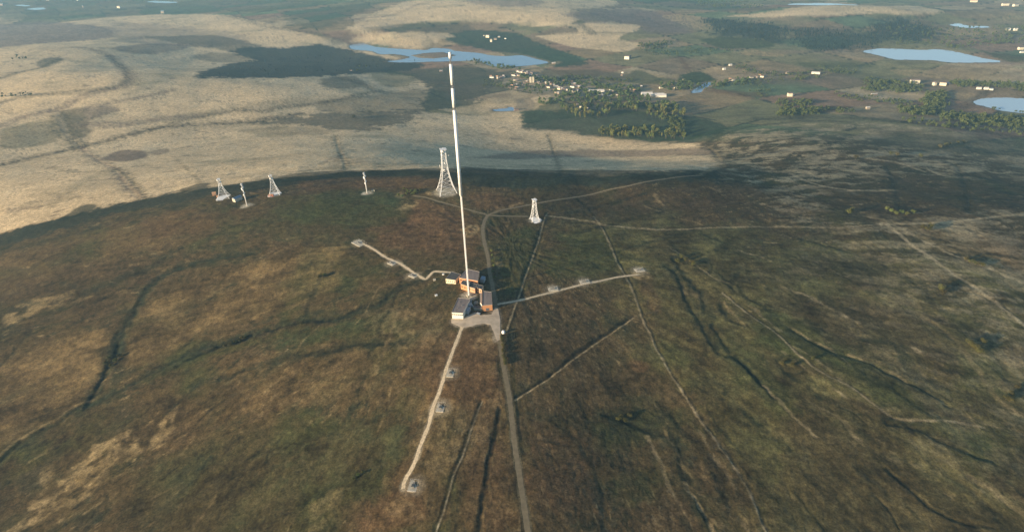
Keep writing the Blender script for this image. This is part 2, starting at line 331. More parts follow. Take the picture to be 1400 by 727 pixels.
LN([(1120,72),(1160,74),(1200,80),(1280,82),(1330,85),(1400,90)], 14, 0, 'stone', .3)
LN([(1040,163),(1100,161),(1180,162),(1250,168),(1330,178),(1400,190)], 12, 0, 'gully', .8)
LN([(1050,104),(1120,105),(1200,107),(1260,112)], 5, 0, 'stone', .35)
LN([(740,178),(770,182),(800,186),(860,192),(930,195),(960,190)], 8, 0, 'stone', .25)

streak_r = random.Random(21)
for streak_k in range(95):     # small erosion streaks running down the slopes
    if streak_k < 68: streak_x, streak_y = streak_r.uniform(880, 1400), streak_r.uniform(250, 700)
    else: streak_x, streak_y = streak_r.uniform(0, 560), streak_r.uniform(330, 700)
    if streak_x > 880 and streak_y > 300+(streak_x-880)*1.4 and streak_r.random() < .4: continue
    streak_dx, streak_dy = streak_x-640, (streak_y-215)*1.15; streak_l = math.hypot(streak_dx, streak_dy); streak_dx, streak_dy = streak_dx/streak_l, streak_dy/streak_l; streak_L = streak_r.uniform(30, 120); streak_p = []; streak_o = 0
    for streak_q in range(6): streak_o += streak_r.uniform(-3, 3); streak_t = streak_q/5*streak_L; streak_p.append((streak_x+streak_dx*streak_t-streak_dy*streak_o, streak_y+streak_dy*streak_t+streak_dx*streak_o))
    streak_c = streak_r.choice(['gully', 'dark', 'dark', 'gully', 'trk', 'straw', 'mix'] if streak_x > 700 else ['gully', 'dark', 'gully', 'straw'])
    streak_w = streak_r.uniform(1.0, 3.4) if streak_c in ('gully', 'dark') else streak_r.uniform(.8, 2.2)
    LN(streak_p, streak_w, .8 if streak_c == 'dark' else 0, streak_c, streak_r.uniform(.35, .7)*(1.2 if streak_c in ('gully', 'dark') else .55), streak_r.uniform(.6, 1.2))
# areas: colour key, points, soft edge m, strength
AREAS = []
def AR(c, pts, soft, k=1.0, warp=1.0): AREAS.append((len(AREAS), c, soft, k, warp)); J('a%d' % (len(AREAS)-1), pts)
EDGE = [(-60,335),(0,320),(60,303),(120,288),(190,272),(260,262),(330,251),(400,242),(470,236),(540,233),(600,235),(650,236),(720,240),(800,242),(900,238),(950,236),(984,225)]
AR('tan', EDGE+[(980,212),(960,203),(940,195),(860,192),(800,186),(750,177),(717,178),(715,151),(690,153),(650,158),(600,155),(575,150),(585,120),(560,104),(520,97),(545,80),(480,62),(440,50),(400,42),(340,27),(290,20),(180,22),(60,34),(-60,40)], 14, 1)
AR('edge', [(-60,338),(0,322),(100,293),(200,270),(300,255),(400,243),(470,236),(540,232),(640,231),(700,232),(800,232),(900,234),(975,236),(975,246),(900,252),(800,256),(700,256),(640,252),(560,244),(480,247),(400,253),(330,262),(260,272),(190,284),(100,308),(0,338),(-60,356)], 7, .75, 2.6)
AR('mauve', [(0,34),(60,30),(150,38),(150,52),(80,58),(20,63),(-30,64),(-30,36)], 40, .8)
AR('mauve', [(150,30),(240,36),(330,50),(330,62),(230,62),(160,55)], 60, .45)
AR('dkwood_shade', [(269,106),(283,95),(315,87),(350,82),(317,72),(340,64),(380,66),(430,62),(472,67),(520,78),(580,88),(560,96),(520,99),(443,104.5),(385,106.5),(320,107)], 16, .93, 1.6)  # dark wood, with moor shadow painted into the same colour
AR('gully', [(190,50),(290,48),(330,56),(360,64),(340,72),(280,66),(210,54)], 22, .6)
AR('gully', [(262,78),(290,72),(340,76),(370,84),(310,86),(280,84)], 20, .5)
AR('dkwood_shade', [(340,168),(385,161),(443,156),(520,154),(575,150),(560,165),(530,176),(470,178),(414,170),(366,172)], 22, .7, 2)  # shade of the stream valley painted into the ground colour
AR('gully', [(320,178),(400,172),(460,180),(420,186),(350,184)], 20, .35)
AR('gully', [(430,140),(470,134),(520,128),(580,122),(590,150),(540,154),(480,156),(440,152)], 20, .45)
AR('gully', [(440,108),(480,104),(500,116),(470,122),(440,118)], 14, .6)
AR('dkpast', [(520,99),(560,96),(620,92),(700,98),(690,110),(660,130),(640,150),(575,150),(590,125),(560,105)], 30, .8, 1.6)
AR('green', [(505,100),(540,98),(570,105),(555,118),(520,116)], 16, .5)
AR('heath_shade', [(600,112),(680,116),(690,135),(620,132)], 30, .3)
AR('tan', [(600,150),(650,143),(700,141),(735,140),(730,134),(760,128),(752,137),(735,148),(716,152),(650,158)], 8, .6)
AR('tan', [(724,136),(745,130),(755,133),(745,141),(730,141)], 8, .8)
AR('edge', [(625,238),(640,228),(720,234),(800,240),(900,236),(960,232),(990,235),(960,246),(860,250),(760,252),(680,252),(610,240)], 18, .75)  # ridge shadow behind the crest, painted dark on the ground
AR('heath_shade', [(640,216),(700,208),(800,205),(900,204),(940,202),(975,205),(978,212),(900,214),(800,215),(700,218)], 14, .6)  # crest shadow deepened by a darker ground colour
AR('gully', [(350,246),(420,236),(520,232),(600,233),(640,240),(600,240),(500,240),(400,250)], 10, .7)
AR('green2', [(717,178),(717,152),(760,152),(830,150),(940,158),(1000,175),(960,190),(935,194),(860,191),(800,184),(750,176)], 14, .85, 1.4)
AR('green', [(838,142),(880,140),(900,146),(890,156),(850,158),(830,152)], 12, .7)
AR('green2', [(598,52),(640,42),(700,44),(722,52),(745,62),(790,78),(805,88),(760,92),(720,76),(660,68)], 20, .9)
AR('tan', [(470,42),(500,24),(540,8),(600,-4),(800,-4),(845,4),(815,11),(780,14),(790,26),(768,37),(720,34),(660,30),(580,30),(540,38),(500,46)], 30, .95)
AR('heath_shade', [(140,215),(165,206),(195,207),(203,214),(180,220),(150,221)], 8, .75)
AR('heath_shade', [(200,208),(225,203),(232,207),(215,212)], 6, .5)
AR('gully', [(78,152),(115,148),(118,160),(122,185),(100,186),(88,172)], 8, .6)
AR('green2', [(0,178),(30,170),(75,165),(85,185),(60,198),(0,205)], 14, .5)
AR('heath_shade', [(115,150),(140,145),(165,148),(140,158),(120,165)], 10, .6)
AR('heath_shade', [(150,66),(200,60),(260,62),(230,72),(180,74)], 16, .6)
AR('gully', [(55,82),(75,78),(85,82),(60,92),(50,90)], 10, .6)
AR('gully', [(15,285),(60,268),(100,262),(105,270),(70,280),(30,290)], 6, .25, 2)
AR('gully', [(60,318),(110,282),(135,280),(110,295),(80,305)], 6, .8)
AR('gully', [(240,262),(270,252),(285,252),(280,262)], 5, .7, 1.6)
AR('mauve', [(630,0),(700,-3),(740,2),(735,8),(700,9),(650,7)], 40, .6)
AR('tan', [(478,56),(500,46),(560,44),(600,44),(618,50),(590,60),(575,68),(545,65),(500,60)], 20, .8)
AR('gully', [(500,38),(560,32),(640,34),(640,44),(560,44),(510,46)], 30, .5)
AR('tan', [(733,50),(765,46),(790,44),(796,33),(830,32),(872,34),(871,42),(855,47),(848,54),(872,60),(870,66),(850,71),(815,68),(775,63)], 10, .95)
AR('mauve', [(770,20),(850,12),(900,18),(960,30),(940,44),(880,46),(872,33),(800,30)], 50, .7)
AR('straw', [(905,22),(930,20),(958,24),(975,40),(960,43),(940,36)], 20, .7)
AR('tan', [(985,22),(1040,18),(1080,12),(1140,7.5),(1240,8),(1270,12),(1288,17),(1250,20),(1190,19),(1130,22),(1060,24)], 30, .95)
AR('dkwood_shade', [(959,27),(980,25),(1000,27),(1025,32),(1061,34),(1070,41),(1061,48),(1075,57),(1056,59),(1025,52),(975,48),(980,41)], 40, .75, 1.5)
AR('dkwood_shade', [(1070,38),(1100,36),(1150,40),(1185,48),(1200,58),(1190,68),(1120,72),(1090,64),(1075,55)], 55, .6, 1.6)
AR('dkwood_shade', [(1187,37),(1205,26),(1228,22),(1250,32),(1275,38),(1278,50),(1240,58),(1190,52)], 50, .7, 1.6)
AR('dkwood_shade', [(900,-2),(1000,5),(1060,12),(1000,16),(940,12),(880,4)], 60, .5)
AR('green', [(955,53),(1010,51),(1060,60),(1030,67),(985,66)], 20, .9)
AR('green', [(927,109),(935,101),(960,98),(972,104),(978,110),(960,113),(930,113)], 12, 1)
AR('green', [(855,104),(870,96),(900,104),(925,112),(890,116),(860,112)], 15, .75)
AR('dkpast', [(740,95),(800,96),(850,100),(860,115),(800,112),(740,108)], 20, .7)
AR('straw', [(888,100),(910,103),(928,101),(924,106),(900,106)], 10, .8)
AR('rust', [(928,78),(934,80),(945,94),(936,95)], 10, .7)
AR('straw', [(1008,72),(1030,68),(1060,74),(1080,77),(1040,77),(1015,75)], 12, .8)
AR('green', [(1090,86),(1150,85),(1200,90),(1150,93),(1100,92)], 20, .6)
AR('rust', [(965,120),(1000,124),(1050,128),(1040,134),(980,128)], 15, .6)
AR('heath_shade', [(1000,110),(1080,106),(1150,110),(1120,116),(1030,116)], 25, .4)
AR('straw', [(1215,96),(1260,95),(1300,103),(1345,98),(1375,108),(1330,112),(1270,106),(1230,103)], 15, .65)
AR('tan', [(1270,86),(1400,88),(1400,96),(1330,92)], 20, .5)
AR('straw', [(1290,128),(1320,126),(1340,132),(1310,136)], 12, .6)
AR('rust', [(1110,146),(1155,145),(1165,150),(1130,155),(1112,154)], 12, .7)
AR('rust', [(1295,156),(1400,160),(1400,168),(1330,164)], 15, .6)
AR('dkpast', [(1140,92),(1250,110),(1280,125),(1200,125),(1130,110)], 30, .3)
AR('green', [(1340,70),(1400,76),(1400,86),(1365,82)], 20, .8)
AR('straw', [(1385,18),(1410,20),(1410,28),(1370,28),(1362,22)], 30, .7)
AR('green', [(0,-5),(300,-5),(430,-2),(430,10),(300,18),(120,24),(0,26)], 80, .55)
AR('green2', [(380,18),(470,8),(520,4),(480,22),(440,40),(400,34)], 40, .55)
# right shoulder of the hill, paler and streaky
AR('mix', [(984,225),(980,195),(1060,172),(1180,168),(1300,178),(1420,200),(1420,240),(1300,240),(1200,238),(1140,262),(1110,310),(1060,285),(1010,245)], 40, .95)
AR('mix', [(1150,300),(1260,300),(1420,290),(1420,560),(1370,520),(1310,440),(1250,380),(1180,330)], 40, .7)
AR('olive_lit', [(760,310),(900,300),(1060,320),(1250,330),(1420,400),(1420,727),(1080,727),(960,560),(880,440),(800,380)], 40, .65)  # raised albedo brightens the slope turned from the sun
AR('mix', [(1050,330),(1180,320),(1420,330),(1420,700),(1250,560),(1100,420)], 60, .28)
AR('dkpast', [(1200,180),(1300,182),(1420,198),(1420,215),(1300,210),(1200,200)], 50, .6)
AR('straw', [(1190,292),(1240,296),(1290,312),(1330,340),(1300,345),(1250,325),(1210,312)], 22, .45)
AR('straw', [(1290,318),(1330,325),(1400,345),(1400,370),(1340,350)], 20, .35)
AR('rust', [(1330,330),(1400,330),(1400,365),(1370,362)], 20, .4)
AR('straw', [(1365,470),(1400,480),(1420,540),(1385,510)], 14, .5)
AR('straw', [(1400,690),(1355,690),(1330,660),(1365,675)], 8, .4)
AR('brown', [(190,430),(240,395),(340,360),(440,335),(480,350),(440,405),(380,428),(300,448),(230,485),(180,500),(172,480)], 10, .75)
AR('brown', [(0,470),(60,470),(130,450),(150,470),(120,540),(60,570),(0,600)], 12, .6)
AR('brown', [(0,345),(130,318),(210,305),(250,330),(180,350),(60,380),(0,400)], 14, .3)
AR('brown', [(330,500),(450,480),(560,480),(600,510),(590,560),(480,540),(380,560),(280,570),(240,560)], 14, .45)
AR('umber', [(0,380),(80,370),(180,360),(230,345),(200,400),(120,440),(60,440),(0,470)], 14, .5)
AR('umber', [(40,600),(120,560),(230,540),(330,520),(320,560),(230,600),(150,610),(60,640)], 12, .45)
AR('olive', [(230,620),(350,590),(500,570),(570,600),(540,650),(450,727),(200,727),(170,680)], 18, .6)
AR('umber', [(0,640),(60,640),(30,700),(0,727)], 10, .4)
AR('umber', [(150,700),(250,660),(330,640),(300,727),(120,727)], 12, .4)
AR('brown', [(690,460),(720,470),(790,480),(850,450),(880,470),(900,540),(800,560),(710,530)], 14, .3)
AR('umber', [(700,480),(840,480),(870,540),(720,600),(705,540)], 16, .35)
AR('umber', [(1080,400),(1180,410),(1270,440),(1290,500),(1200,490),(1100,440)], 18, .55)
AR('olive', [(900,300),(1100,330),(1200,370),(1150,420),(1020,400),(930,360)], 24, .55)
AR('umber', [(1000,250),(1200,250),(1380,270),(1380,290),(1200,300),(1000,300)], 24, .4)
AR('umber', [(1100,560),(1250,640),(1320,727),(1080,727),(1060,640)], 20, .55)
AR('olive', [(950,540),(1050,560),(1060,700),(1000,640)], 16, .5)
AR('olive', [(400,280),(560,285),(520,320),(400,330),(330,310)], 16, .5)
AR('umber', [(740,256),(960,250),(1000,290),(820,300),(740,290)], 18, .55)
# bare peat and dry grass in front
AR('straw', [(10,727),(35,700),(45,680),(80,655),(100,640),(130,615),(160,600),(182,592),(190,598),(200,612),(170,632),(150,645),(140,660),(110,680),(75,700),(40,727)], 5, .62, 2.2)
AR('moor', [(75,690),(95,660),(130,645),(150,620),(185,610),(200,612),(170,635),(130,660),(105,680),(80,700),(55,710)], 5, .6, 2.5)
AR('straw', [(205,610),(215,590),(228,568),(245,552),(240,568),(228,600),(222,610)], 3, .4, 1.6)
AR('straw', [(50,660),(62,635),(72,642),(60,665)], 3, .35, 2)
AR('straw', [(5,430),(30,422),(60,410),(100,400),(130,397),(120,408),(70,420),(30,440),(5,450)], 7, .4, 2)
AR('rust', [(520,690),(545,668),(575,685),(580,705),(560,712),(545,727),(500,727)], 5, .4, 1.5)
AR('straw', [(525,695),(545,680),(572,698),(575,707),(550,712)], 3, .3, 1.5)
AR('straw', [(455,670),(480,665),(470,690),(430,727),(405,727),(440,690)], 4, .3, 1.5)
AR('green', [(390,560),(440,565),(450,590),(400,620),(380,600)], 12, .35)
AR('green', [(430,650),(500,640),(540,650),(480,700),(440,727),(400,727)], 14, .3)
AR('green', [(1040,410),(1100,440),(1160,480),(1250,540),(1240,560),(1160,520),(1080,490),(1030,450)], 16, .55)
AR('green', [(980,440),(1050,500),(1100,560),(1060,560),(1000,500)], 14, .45)
AR('green', [(1300,480),(1350,490),(1380,540),(1330,530)], 14, .45)
AR('green', [(1240,570),(1310,580),(1370,600),(1360,625),(1290,600)], 12, .4)
AR('green', [(870,640),(900,650),(880,690),(840,670)], 12, .4)
AR('green', [(900,460),(930,470),(950,500),(920,500)], 8, .4)
AR('green', [(700,320),(730,310),(735,345),(715,390),(695,400),(680,350)], 10, .45)
AR('green', [(760,320),(830,320),(850,370),(780,375),(740,370)], 16, .45)
AR('green', [(430,340),(500,345),(520,380),(450,400),(400,390)], 20, .25)
AR('straw', [(655,458),(680,455),(682,480),(676,500),(660,490)], 6, .35, 1.5)
AR('rust', [(560,470),(640,450),(685,480),(680,545),(600,545),(560,510)], 15, .4)
AR('straw', [(640,463),(665,456),(675,470),(655,478)], 4, .3, 1.5)
AR('rust', [(520,300),(600,290),(650,300),(655,350),(560,345),(510,320)], 16, .6)
AR('rust', [(570,275),(610,285),(570,305),(540,320),(560,290)], 8, .5)
AR('straw', [(632,312),(650,306),(656,315),(645,322),(634,322)], 3, .6)
AR('straw', [(538,285),(565,276),(572,280),(555,288)], 4, .55)
AR('straw', [(540,264),(552,262),(550,272),(540,270)], 3, .5)
AR('straw', [(583,262),(596,260),(600,266),(588,268)], 3, .55)
AR('rust', [(630,265),(700,268),(720,280),(690,287),(650,285)], 10, .5)
AR('straw', [(672,290),(700,279),(716,276),(700,284)], 4, .45)
AR('rust', [(872,376),(890,378),(905,420),(890,425),(876,395)], 5, .4)
AR('straw', [(862,372),(885,372),(888,380),(870,381)], 2.5, .7, .6)
AR('rust', [(860,490),(890,495),(885,508),(868,508)], 4, .5)
AR('rust', [(718,375),(728,372),(728,380),(720,382)], 3, .4)
AR('straw', [(680,357),(688,357),(687,366),(681,367)], 2, .45)
AR('rust', [(1160,380),(1200,385),(1210,400),(1170,395)], 12, .3)
AR('dark', [(828,560),(865,560),(868,578),(835,580)], 4, .5, 2)
AR('dark', [(125,480),(160,468),(178,480),(170,500),(145,505)], 4, .6, 1.5)
AR('green2', [(490,260),(540,262),(545,278),(500,275)], 8, .5)
AR('green', [(370,270),(520,268),(560,300),(430,310),(370,290)], 14, .35)
AR('rust', [(410,248),(500,242),(600,244),(600,258),(500,256),(420,260)], 10, .5)
AR('rust', [(200,300),(280,285),(330,290),(300,310),(200,330)], 18, .35)
AR('rust', [(600,460),(640,450),(672,462),(685,500),(690,545),(660,560),(620,560),(600,600),(570,640),(580,690),(520,727),(500,700),(560,600),(590,520)], 10, .3)
AR('straw', [(600,560),(650,545),(690,540),(670,600),(640,640),(600,650)], 10, .18, 2)
AR('straw', [(475,425),(560,425),(610,450),(600,480),(540,470)], 10, .22, 2)
AR('rust', [(640,550),(690,560),(700,700),(690,727),(650,727)], 12, .35)
AR('rust', [(720,580),(820,620),(780,700),(720,680)], 16, .4)
# yards
J('yard', [(617,436),(617,441),(632,447.5),(645,446),(652,443),(662,442),(671,444),(676,456),(680,466),(684,464),(684,450),(684,437),(681,422),(677,420),(672,430),(657,431),(650,427),(634,434)])
PADS = [('south', (616,510), 11, 16, 'stay anchor pad nearest the white building on the southern track'), ('south', (602.5,557), 10, 14, 'middle stay anchor pad of the southern track'), ('south', (565,664), 11, 17, 'anchor pad at the near end of the southern track'),
 ('east', (756,395.2), 18, 12, 'anchor pad of the eastern track nearest the road'), ('east', (799,385.5), 14, 11, 'middle anchor pad of the eastern track'), ('east', (874,369.5), 18, 13, 'anchor pad at the far end of the eastern track'),
 ('west', (565,377), 16, 12, 'anchor pad of the western track nearest the buildings'), ('west', (536,360), 14, 11, 'middle anchor pad of the western track'), ('west', (491,332.5), 22, 16, 'large anchor pad at the far end of the western track')]
J('pads', [p[1] for p in PADS])
TOW = [(611,262.5),(306,270.5),(338,281),(376,266),(502,264),(731,301),(641,404.5)]
J('towers', TOW)
# solve all traced points in one go
allp = [p for _, q in _jobs for p in q]; _w3 = at(allp); i0 = 0
for nme, q in _jobs: _res[nme] = _w3[i0:i0+len(q)]; i0 += len(q)
RW = {k: catmull(_res[k], 8) for k in ROADS}

def roadmask(X, Y, grow=0):
    mk = np.zeros(np.shape(X))
    for k, hw in ROADS.items():
        ii = crop(X, Y, RW[k], 14+grow)
        if len(ii): mk[ii] = np.maximum(mk[ii], 1-sst(hw+1.0+grow, hw+6+grow, polydist(X[ii], Y[ii], RW[k])))
    return mk
def flatmask(X, Y):
    mk = roadmask(X, Y)
    P = _res['yard']; ii = crop(X, Y, P, 60)
    if len(ii): mk[ii] = np.maximum(mk[ii], sst(-38, -20, signed(X[ii], Y[ii], P)))
    for c in list(_res['pads']):
        ii = np.nonzero((abs(X-c[0]) < 30) & (abs(Y-c[1]) < 30))[0]
        if len(ii): mk[ii] = np.maximum(mk[ii], 1-sst(12, 22, np.hypot(X[ii]-c[0], Y[ii]-c[1])))
    for c in list(_res['towers']):
        ii = np.nonzero((abs(X-c[0]) < 60) & (abs(Y-c[1]) < 60))[0]
        if len(ii): mk[ii] = np.maximum(mk[ii], 1-sst(20, 34, np.hypot(X[ii]-c[0], Y[ii]-c[1])))
    return mk
def polar(X, Y):
    dx = X-RIDGE_C[0]; dy = Y-RIDGE_C[1]; return np.arctan2(dx, dy), np.log(np.hypot(dx, dy)+60)
def H(X, Y):
    X = np.asarray(X, float).copy(); Y = np.asarray(Y, float).copy(); z = base(X, Y)
    r = np.hypot(X, Y); fm = 1-flatmask(X, Y)
    near = 1-sst(1200, 2200, r)
    th, lr = polar(X, Y)
    d = near*(1.3*fbm(X/60, Y/60, 4, 21) + .22*gn(X/7.0, Y/7.0, 31) + .12*gn(X/3.1, Y/3.1, 33) + .7*fbm(th*9+.8*fbm(X/150, Y/150, 2, 44), lr*4, 2, 41))
    d = d + (1-near)*(1.6*fbm(X/110, Y/110, 3, 23))
    for L in LAKES:
        ii = crop(X, Y, L['P'], 90)
        if len(ii): d[ii] *= sst(5, 80, -signed(X[ii], Y[ii], L['P']))
    z = z + d*fm
    for k_, hw in ROADS.items():
        ii = crop(X, Y, RW[k_], 6)
        if len(ii): z[ii] -= .14*(1-sst(hw*.75, hw+.9, polydist(X[ii], Y[ii], RW[k_])))
    for (i, w, dep, c, k, rag) in LINES:
        if dep <= 0: continue
        P = catmull(_res['l%d' % i], 3); ii = crop(X, Y, P, w*3+6)
        if len(ii) == 0: continue
        wx = X[ii]+gn(X[ii]/13, Y[ii]/13, 51)*w*.8; wy = Y[ii]+gn(X[ii]/13, Y[ii]/13, 57)*w*.8
        z[ii] -= .42*dep*(1-sst(0, w*2.0, polydist(wx, wy, P)))*fm[ii]
    return z
def Hz(x, y): return float(H(np.array([x]), np.array([y]))[0])

# ---- the ground sheet
az = np.concatenate([np.arange(-51, 51.001, 0.085), np.arange(54, 306, 3.0)]); az = R(1)*az
ang = R(1)*np.arange(64, 3.4, -0.082)
rad = np.concatenate([[8, 60, 130, 200], 600/np.tan(ang), [11000, 12500, 14000]]); rad = np.unique(rad)
NA, NR = len(az), len(rad)
GX = (rad[:, None]*np.sin(az)[None]).ravel(); GY = (rad[:, None]*np.cos(az)[None]).ravel()
GZ = H(GX, GY)

COL = {'tan': (.60,.45,.255), 'brown': (.135,.092,.039), 'olive': (.046,.046,.018), 'umber': (.050,.034,.017), 'mauve': (.17,.13,.105), 'dkwood_shade': (.016,.027,.020), 'gully': (.020,.026,.014), 'edge': (.026,.034,.022), 'dkpast': (.056,.060,.034), 'green': (.048,.062,.018), 'green2': (.026,.050,.024),
 'heath_shade': (.115,.080,.062), 'straw': (.33,.24,.115), 'rust': (.125,.070,.033), 'dark': (.014,.016,.009), 'black': (.005,.008,.006), 'stone': (.26,.225,.155), 'mix': (.33,.26,.145), 'moor': (.084,.060,.026), 'trk': (.56,.43,.24), 'olive_lit': (.115,.100,.036)}
COL = {k: np.array(v) for k, v in COL.items()}
def mixc(C, ii, c, w):
    C[ii] = C[ii]*(1-w[:, None]) + c*w[:, None]
def cover():
    X, Y = GX, GY; n = len(X); r = np.hypot(X, Y); th, lr = polar(X, Y)
    C = np.tile(COL['moor'], (n, 1)); all_ = np.arange(n)
    wx = X+30*fbm(X/90, Y/90, 2, 61); wy = Y+30*fbm(X/90, Y/90, 2, 67)
    a = fbm(wx/170, wy/170, 4, 71, .6); b = fbm(th*9+.4*a, lr*4.5, 5, 73, .62); c_ = fbm(wx/60, wy/60, 4, 79, .6); s = fbm(th*34, lr*7, 4, 83, .65)
    # moor vegetation in drifts running down the slopes
    mixc(C, all_, np.array((.100,.064,.030)), .6*sst(.0, .40, .6*b+.7*a))
    mixc(C, all_, np.array((.066,.056,.023)), .8*sst(-.05, .32, -.6*b+.7*c_-.3*a))
    mixc(C, all_, COL['green'], .4*sst(.12, .42, -a+.4*c_))
    mixc(C, all_, np.array((.030,.028,.015)), .75*sst(.06, .40, .6*s+.8*c_))
    mixc(C, all_, COL['straw'], .22*sst(.22, .5, -.7*s+.6*b-.4*c_))
    vn = np.abs(fbm(th*8+.7*a, lr*3.0, 5, 141, .6)); mixc(C, all_, COL['gully'], .6*(1-sst(.004, .04, vn))*sst(-.15, .15, c_+.5*b))
    vn = np.abs(fbm(th*17+.5*c_, lr*6, 4, 143, .6)); mixc(C, all_, COL['gully'], .45*(1-sst(.0, .05, vn))*sst(-.05, .2, -c_+.3*s))
    vn = np.abs(fbm(th*12+.5*c_, lr*5, 4, 147, .6)); mixc(C, all_, COL['straw'], .16*(1-sst(.0, .06, vn))*sst(.05, .3, a-.5*c_))
    fl = fbm(th*60+c_, lr*22, 3, 161, .7); ok = sst(-.1, .25, a+.6*c_)
    mixc(C, all_, COL['straw'], .55*sst(.26, .44, fl)*(.2+.8*ok)*(.7+.8*sst(100, 500, X))); mixc(C, all_, COL['dark'], .7*sst(.18, .38, -fl)*(.3+.7*sst(-.1, .2, -b)))
    # farmland in the valley
    far = sst(1750, 2050, r + 150*a)
    FC = np.tile(np.array((.095,.085,.050)), (n, 1)); q = np.nonzero(far > 0)[0]
    qx, qy = X[q], Y[q]; ca, sa = cos(.5), sin(.5); ux = (qx*ca+qy*sa)/330+.35*gn(qx/700, qy/700, 91); uy = (-qx*sa+qy*ca)/260+.35*gn(qx/700, qy/700, 93)
    ix = np.floor(ux).astype(np.int64); iy = np.floor(uy).astype(np.int64); h = _perm[(_perm[ix & 1023]+iy) & 1023]
    pal = np.array([(.17,.12,.06),(.06,.105,.045),(.11,.11,.05),(.23,.165,.09),(.08,.09,.045),(.19,.11,.07),(.05,.10,.05),(.13,.12,.055),(.30,.23,.135),(.14,.10,.06)])
    fc = (pal[h % len(pal)]*.7 + .3*np.array((.150,.120,.06)))*1.4
    fc = fc*(1+.7*fbm(qx/120, qy/60, 4, 95, .65)[:, None])
    t1 = sst(.1, .45, fbm(qx/600, qy/260, 4, 97))
    fc = fc*(1-.6*t1[:, None]) + .6*t1[:, None]*np.array((.29,.20,.12))
    fx = ux-ix; fy = uy-iy; e = np.minimum(np.minimum(fx, 1-fx)*330, np.minimum(fy, 1-fy)*260)
    hedge = (1-sst(4, 10, e))*sst(-.1, .15, gn(qx/90, qy/90, 99))
    fc = fc*(1-.85*hedge[:, None]) + .85*hedge[:, None]*np.array((.022,.032,.018))
    C[q] = C[q]*(1-far[q][:, None]) + fc*far[q][:, None]
    n1 = fbm(X/55, Y/55, 4, 101, .6); n2 = fbm(X/140, Y/50, 4, 103, .6); n3 = fbm(X/19, Y/19, 3, 107, .6)
    for (i, key, soft, k, wp) in AREAS:
        P = _res['a%d' % i]; P = catmull(list(P)+[P[0]], 3)[:-1]; ii = crop(X, Y, P, soft*3)
        if len(ii) == 0: continue
        amp = soft*1.3*wp
        px = X[ii]+amp*n1[ii]*1.6+amp*.8*n3[ii]; py = Y[ii]+amp*n2[ii]*1.6-amp*.8*n3[ii]
        w = sst(-soft, soft, signed(px, py, P))*k
        cc_ = COL[key][None]*np.ones((len(ii), 1))
        if key in ('brown', 'olive', 'umber', 'olive_lit'): cc_ = cc_*(1+.9*b[ii]+.9*c_[ii]+.5*s[ii])[:, None]; w = w*(.8+.9*b[ii]).clip(0, 1)
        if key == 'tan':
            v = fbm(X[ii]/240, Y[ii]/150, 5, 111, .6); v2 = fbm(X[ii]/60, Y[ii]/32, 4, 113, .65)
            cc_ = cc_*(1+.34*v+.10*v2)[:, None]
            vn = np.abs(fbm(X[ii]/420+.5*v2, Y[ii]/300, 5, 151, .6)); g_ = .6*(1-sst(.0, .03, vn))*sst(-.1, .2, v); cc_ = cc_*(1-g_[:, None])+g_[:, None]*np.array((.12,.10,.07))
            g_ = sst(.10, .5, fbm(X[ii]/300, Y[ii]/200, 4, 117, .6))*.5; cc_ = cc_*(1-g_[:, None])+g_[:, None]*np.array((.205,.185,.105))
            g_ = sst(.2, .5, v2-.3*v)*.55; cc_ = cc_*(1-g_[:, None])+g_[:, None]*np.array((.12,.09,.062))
        elif key == 'mix':
            v = fbm(wx[ii]/110, wy[ii]/36, 5, 121, .65); v3 = fbm(th[ii]*22+.6*v, lr[ii]*8, 5, 123, .7); cc_ = cc_*(1+.5*n3[ii]+.5*v)[:, None]; w = w*sst(-.12, .16, v*.6+v3*.9)
        elif key in ('straw', 'rust', 'green', 'heath_shade', 'green2', 'moor', 'mauve'):
            cc_ = cc_*(1+.5*n3[ii]+.4*n1[ii])[:, None]
            if key in ('straw', 'moor'): w = w*sst(-.45, .1, n3[ii]+.6*s[ii]+.3*n1[ii]) 
        elif key == 'dkwood_shade': cc_ = cc_*(1+.5*n1[ii])[:, None]
        C[ii] = C[ii]*(1-w[:, None]) + cc_*w[:, None]
    for (i, w_, dep, key, k, rag) in LINES:
        P = catmull(_res['l%d' % i], 3); w_ = w_*min(3.2, 1+max(0, np.hypot(P[:, 0], P[:, 1]).mean()-900)/800)
        ii = crop(X, Y, P, w_*4+8)
        if len(ii) == 0: continue
        g1 = gn(X[ii]/13, Y[ii]/13, 51); g2 = gn(X[ii]/13, Y[ii]/13, 57)
        am = w_*(.9 if dep > 0 else .5)*(.6+rag)
        d = polydist(X[ii]+g1*am, Y[ii]+g2*am, P)
        d = np.maximum(0, d + min(w_, 5)*rag*(1.1*gn(X[ii]/5.5, Y[ii]/5.5, 71+i)+.9*gn(X[ii]/17, Y[ii]/17, 73+i)))
        rr = r[ii]; ww = np.maximum(w_, rr*.00075)     # never thinner than the sheet can carry
        kk = k*np.minimum(1, (w_/ww)**.7)
        f = (1-sst(ww*.35, ww*1.9, d))*kk*(1-rag*.8*sst(-.1, .45, gn(X[ii]/22, Y[ii]/22, 59+i)))
        f = f*(.75+.5*gn(X[ii]/6, Y[ii]/6, 63)); f = np.clip(f, 0, 1)
        mixc(C, ii, COL[key], f*(1.0 if key != 'trk' else 1.0))
        if dep > 0 and w_ > 2:   # rushes on the banks
            f2 = (sst(ww*1.0, ww*1.6, d)-sst(ww*1.8, ww*3.0, d))*.3*sst(-.1, .3, gn(X[ii]/9, Y[ii]/9, 65)); mixc(C, ii, np.array((.075,.072,.035)), np.clip(f2, 0, 1))
